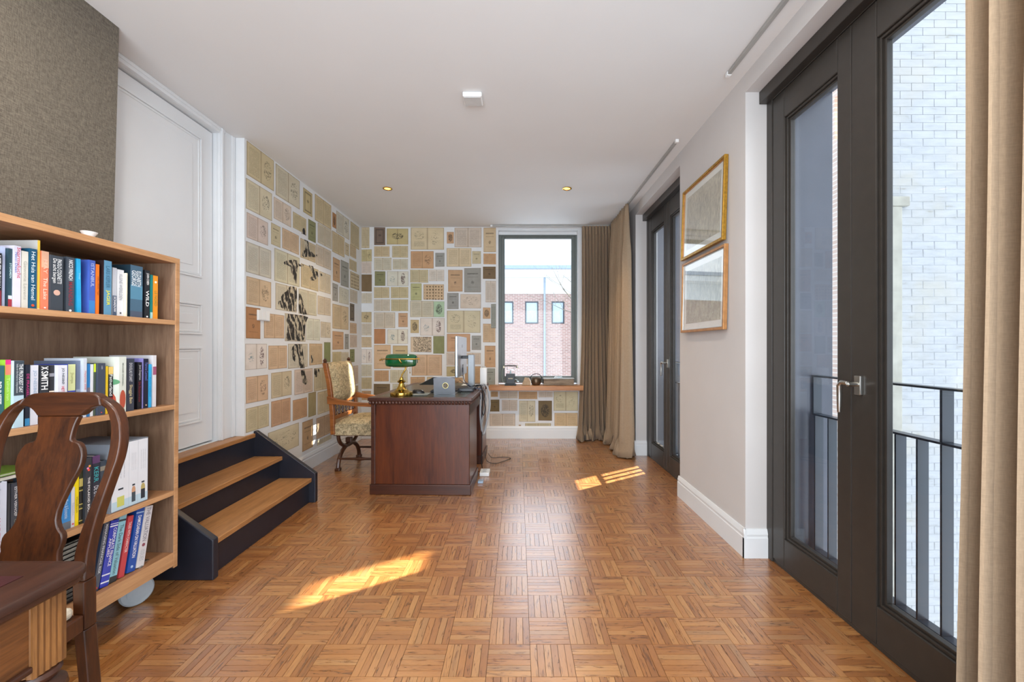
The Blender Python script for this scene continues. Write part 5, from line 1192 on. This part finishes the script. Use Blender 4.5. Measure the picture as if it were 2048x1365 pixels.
for s in (-1, 1):
    P = [(-.285, .36), (-.295, .60), (-.325, .86), (-.365, 1.055)]
    pl = [(x, z) for x, z in P]; pr = [(x+.040, z) for x, z in P[::-1]]
    MB().prism([(x, s*W_-.020, z) for x, z in pl+pr], (0, .040, 0)).build('back_post', ARMW, ac, bevel=.004)
    MB().lathe([(.012, 0), (.018, .008), (.014, .016), (.020, .028), (.012, .042), (.003, .05)], c=(-.347, s*W_, 1.05), n=12).build('finial', ARMD, ac, smooth=True)
    A = [(-.315, .735), (-.22, .705), (-.05, .675), (.12, .665), (.225, .675), (.25, .66)]; Bq = [(-.31, .66), (-.22, .655), (-.05, .640), (.12, .632), (.215, .636), (.24, .64)]
    m3 = MB(); strip(m3, [Vector((x, s*(W_+.008)-.026, z)) for x, z in A], [Vector((x, s*(W_+.008)-.026, z)) for x, z in Bq], (0, .052, 0)); m3.build('armrest', ARMW, ac, bevel=.005)
    MB().tube([(.20, s*W_, .44), (.20, s*W_, .50), (.20, s*W_, .56), (.20, s*W_, .645)], [.018, .012, .017, .013], 10).build('arm_post', ARMW, ac, smooth=True)
# crossed curved legs, one frame under the back and one under the front
for xx in (-.225, .20):
    up_ = [(xx, -.25*math.cos(PI*k/14), .345-.145*math.sin(PI*k/14)) for k in range(15)]
    lo_ = [(xx, -.255*math.cos(PI*k/14), .03+.185*math.sin(PI*k/14)) for k in range(15)]
    MB().tube(up_, .019, 8).build('curved_leg', ARMD, ac, smooth=True)
    MB().tube(lo_, .021, 8).build('curved_leg', ARMD, ac, smooth=True)
    MB().box(xx-.03, xx+.03, -.026, .026, .225, .275).build('leg_boss', ARMD, ac, bevel=.006)
    for s in (-1, 1): MB().box(xx-.026, xx+.026, s*.255-.026, s*.255+.026, 0, .03).build('foot', ARMD, ac, bevel=.008)
for yy in (-.24, .24): MB().tube([(-.225, yy, .115), (-.06, yy, .115), (-.01, yy, .115), (.04, yy, .115), (.20, yy, .115)], [.010, .012, .018, .012, .010], 10).build('stretcher', ARMD, ac, smooth=True)
for (z, h, x) in ((.50, .035, -.283), (.645, .03, -.293)): MB().box(x, x+.03, -W_+.020, W_-.020, z, z+h).build('back_rail', ARMW, ac, bevel=.004)
for k in range(6):
    y = -W_+.06+k*(2*W_-.12)/5; MB().lathe([(.007, 0), (.014, .012), (.009, .028), (.017, .05), (.009, .075), (.014, .09), (.007, .11)], c=(-.273, y, .535), n=8).build('spindle', ARMD, ac, smooth=True)
bk = MB(); n = 12; NZ = 12; vs = []
for j in range(NZ+1):
    v = j/NZ; z = .69+.37*v; xb = -.315-.045*v
    for i in range(n+1):
        u = i/n; y = -W_+.018+(2*W_-.036)*u; bul = .055*(max(0, 1-(2*u-1)**4))**.5*(max(0, 1-(2*v-1)**4))**.5; vs.append((xb+.042+bul, y, z-.035*math.sin(PI*u)*(1-v)))
for j in range(NZ+1):
    v = j/NZ; z = .69+.37*v; xb = -.315-.045*v
    for i in range(n+1): u = i/n; vs.append((xb+.012, -W_+.018+(2*W_-.036)*u, z-.035*math.sin(PI*u)*(1-v)))
N1 = (n+1)*(NZ+1); fs = []
for j in range(NZ):
    for i in range(n):
        q = j*(n+1)+i; fs += [(q, q+1, q+n+2, q+n+1), (N1+q, N1+q+n+1, N1+q+n+2, N1+q+1)]
for i in range(n): fs += [(i, N1+i, N1+i+1, i+1), (NZ*(n+1)+i, NZ*(n+1)+i+1, N1+NZ*(n+1)+i+1, N1+NZ*(n+1)+i)]
for j in range(NZ): q = j*(n+1); fs += [(q, q+n+1, N1+q+n+1, N1+q), (q+n, N1+q+n, N1+q+2*n+1, q+2*n+1)]
bk.add(vs, fs).build('back_cushion', TAP, ac, smooth=True)

# ================================================================== THINGS ON THE SILL
ZSL = .7135
def sx(px, Y): return (px-VX)*Y/F
ph = empty('antique_telephone', (sx(1021, 5.40), 5.40, ZSL)); tag(ph, 'black antique crank telephone with horizontal handset on the oak sill', 'telephone')
B('telephone_body', BLACK, -.058, .058, -.05, .05, .018, .150, ph, .004); B('telephone_base', BLACK, -.075, .075, -.065, .065, 0, .018, ph, .004)
B('maker_plate', plain('plate_ivory', '9a9484', .5), -.03, .03, -.0515, -.05, .082, .098, ph)
CHR = plain('nickel', 'a9b4b6', .25, metal=1)
MB().tube([(0, 0, .15), (0, 0, .19)], [.012, .006], 10).tube([(-.045, 0, .235), (-.045, 0, .205), (-.03, 0, .2), (.03, 0, .2), (.045, 0, .205), (.045, 0, .235)], .004, 8).build('cradle', CHR, ph, smooth=True)
MB().tube([(-.075, 0, .250), (-.03, 0, .254), (.05, 0, .252), (.085, 0, .250)], [.006, .009, .009, .006], 10).build('handset', plain('handset_dark', '4a4c4c', .35), ph, smooth=True)
MB().lathe([(.006, .03), (.012, .02), (.024, 0), (.022, 0), (.010, .018)], c=(-.088, 0, .222), n=16).lathe([(.006, .03), (.012, .018), (.022, 0), (.020, 0)], c=(.085, 0, .222), n=16).build('receiver_cups', CHR, ph, smooth=True)
MB().tube([(.058, 0, .075), (.085, 0, .075), (.085, 0, .05), (.10, 0, .05)], .004, 6).tube([(.10, 0, .05), (.10, -.02, .05)], .007, 8).build('crank', CHR, ph, smooth=True)
MB().tube([(-.092, 0, .225), (-.11, .0, .18), (-.112, 0, .11), (-.10, 0, .05), (-.06, .0, .02)], .003, 6).build('handset_cord', plain('cord_green', '8a9a8c', .7), ph, smooth=True)
sr_ = random.Random(4); stn = MB(); P = [(-.07, 0), (.05, 0), (.045, .05), (.02, .095), (-.03, .10), (-.045, .06)]
stn.prism([(x, -.03, z) for x, z in P], (0, .05, 0)); so_ = stn.build('stone_piece', plain('pale_stone', 'b09a80', .8, var=.12, scale=30, bump=.6, bscale=40), None, bevel=.006, loc=(sx(1054, 5.40), 5.40, ZSL)); tag(so_, 'broken piece of pale stone on the sill beside the pot', 'stone')
so2 = MB().prism([(.02, -.028, .098), (.028, -.028, .092), (.052, -.028, .055), (.056, -.028, .0), (.046, -.028, 0), (.042, -.028, .05)], (0, .04, 0)).build('stone_rim', plain('chalk_white', 'e2ddd4', .8), so_)
pt = empty('copper_pot', (sx(1072, 5.44), 5.42, ZSL)); tag(pt, 'small old copper pot with a hoop handle on the sill', 'pot')
POTM = plain('tarnished_copper', '6d5a48', .35, metal=.7, var=.25)
MB().lathe([(.03, 0), (.052, .006), (.066, .03), (.066, .07), (.058, .088), (.066, .094), (.063, .096), (.054, .088), (.055, .03), (.03, .012)], n=28).build('pot_body', POTM, pt, smooth=True)
MB().tube([(-.066+.0, 0, .085)]+[(-.075*math.cos(PI*k/12), 0, .085+.062*math.sin(PI*k/12)) for k in range(13)], .0045, 8).build('pot_handle', plain('dark_iron', '3b3d3f', .4, metal=.7), pt, smooth=True)
MB().tube([(.064, -.02, .08), (.085, -.04, .075), (.095, -.04, .045), (.082, -.035, .02)], .005, 8).build('side_handle', plain('dark_iron', '3b3d3f', .4, metal=.7), pt, smooth=True)
bx_ = empty('wooden_box', (sx(1117, 5.40), 5.41, ZSL)); tag(bx_, 'weathered wooden box with metal handle on the right of the sill', 'box')
OLDW = wood('weathered_wood', '5a4a3a', 'a59682', 'x', .7, s=1.4)
B('box_body', OLDW, -.195, .195, -.05, .05, 0, .082, bx_, .004); B('box_lid', plain('lid_grey', 'b0b4b4', .6, var=.1), -.20, .20, -.055, .055, .082, .094, bx_, .003)
MB().tube([(-.05, 0, .094), (-.045, 0, .106), (.0, 0, .103), (.045, 0, .106), (.05, 0, .094)], .004, 6).build('box_handle', CHR, bx_, smooth=True)
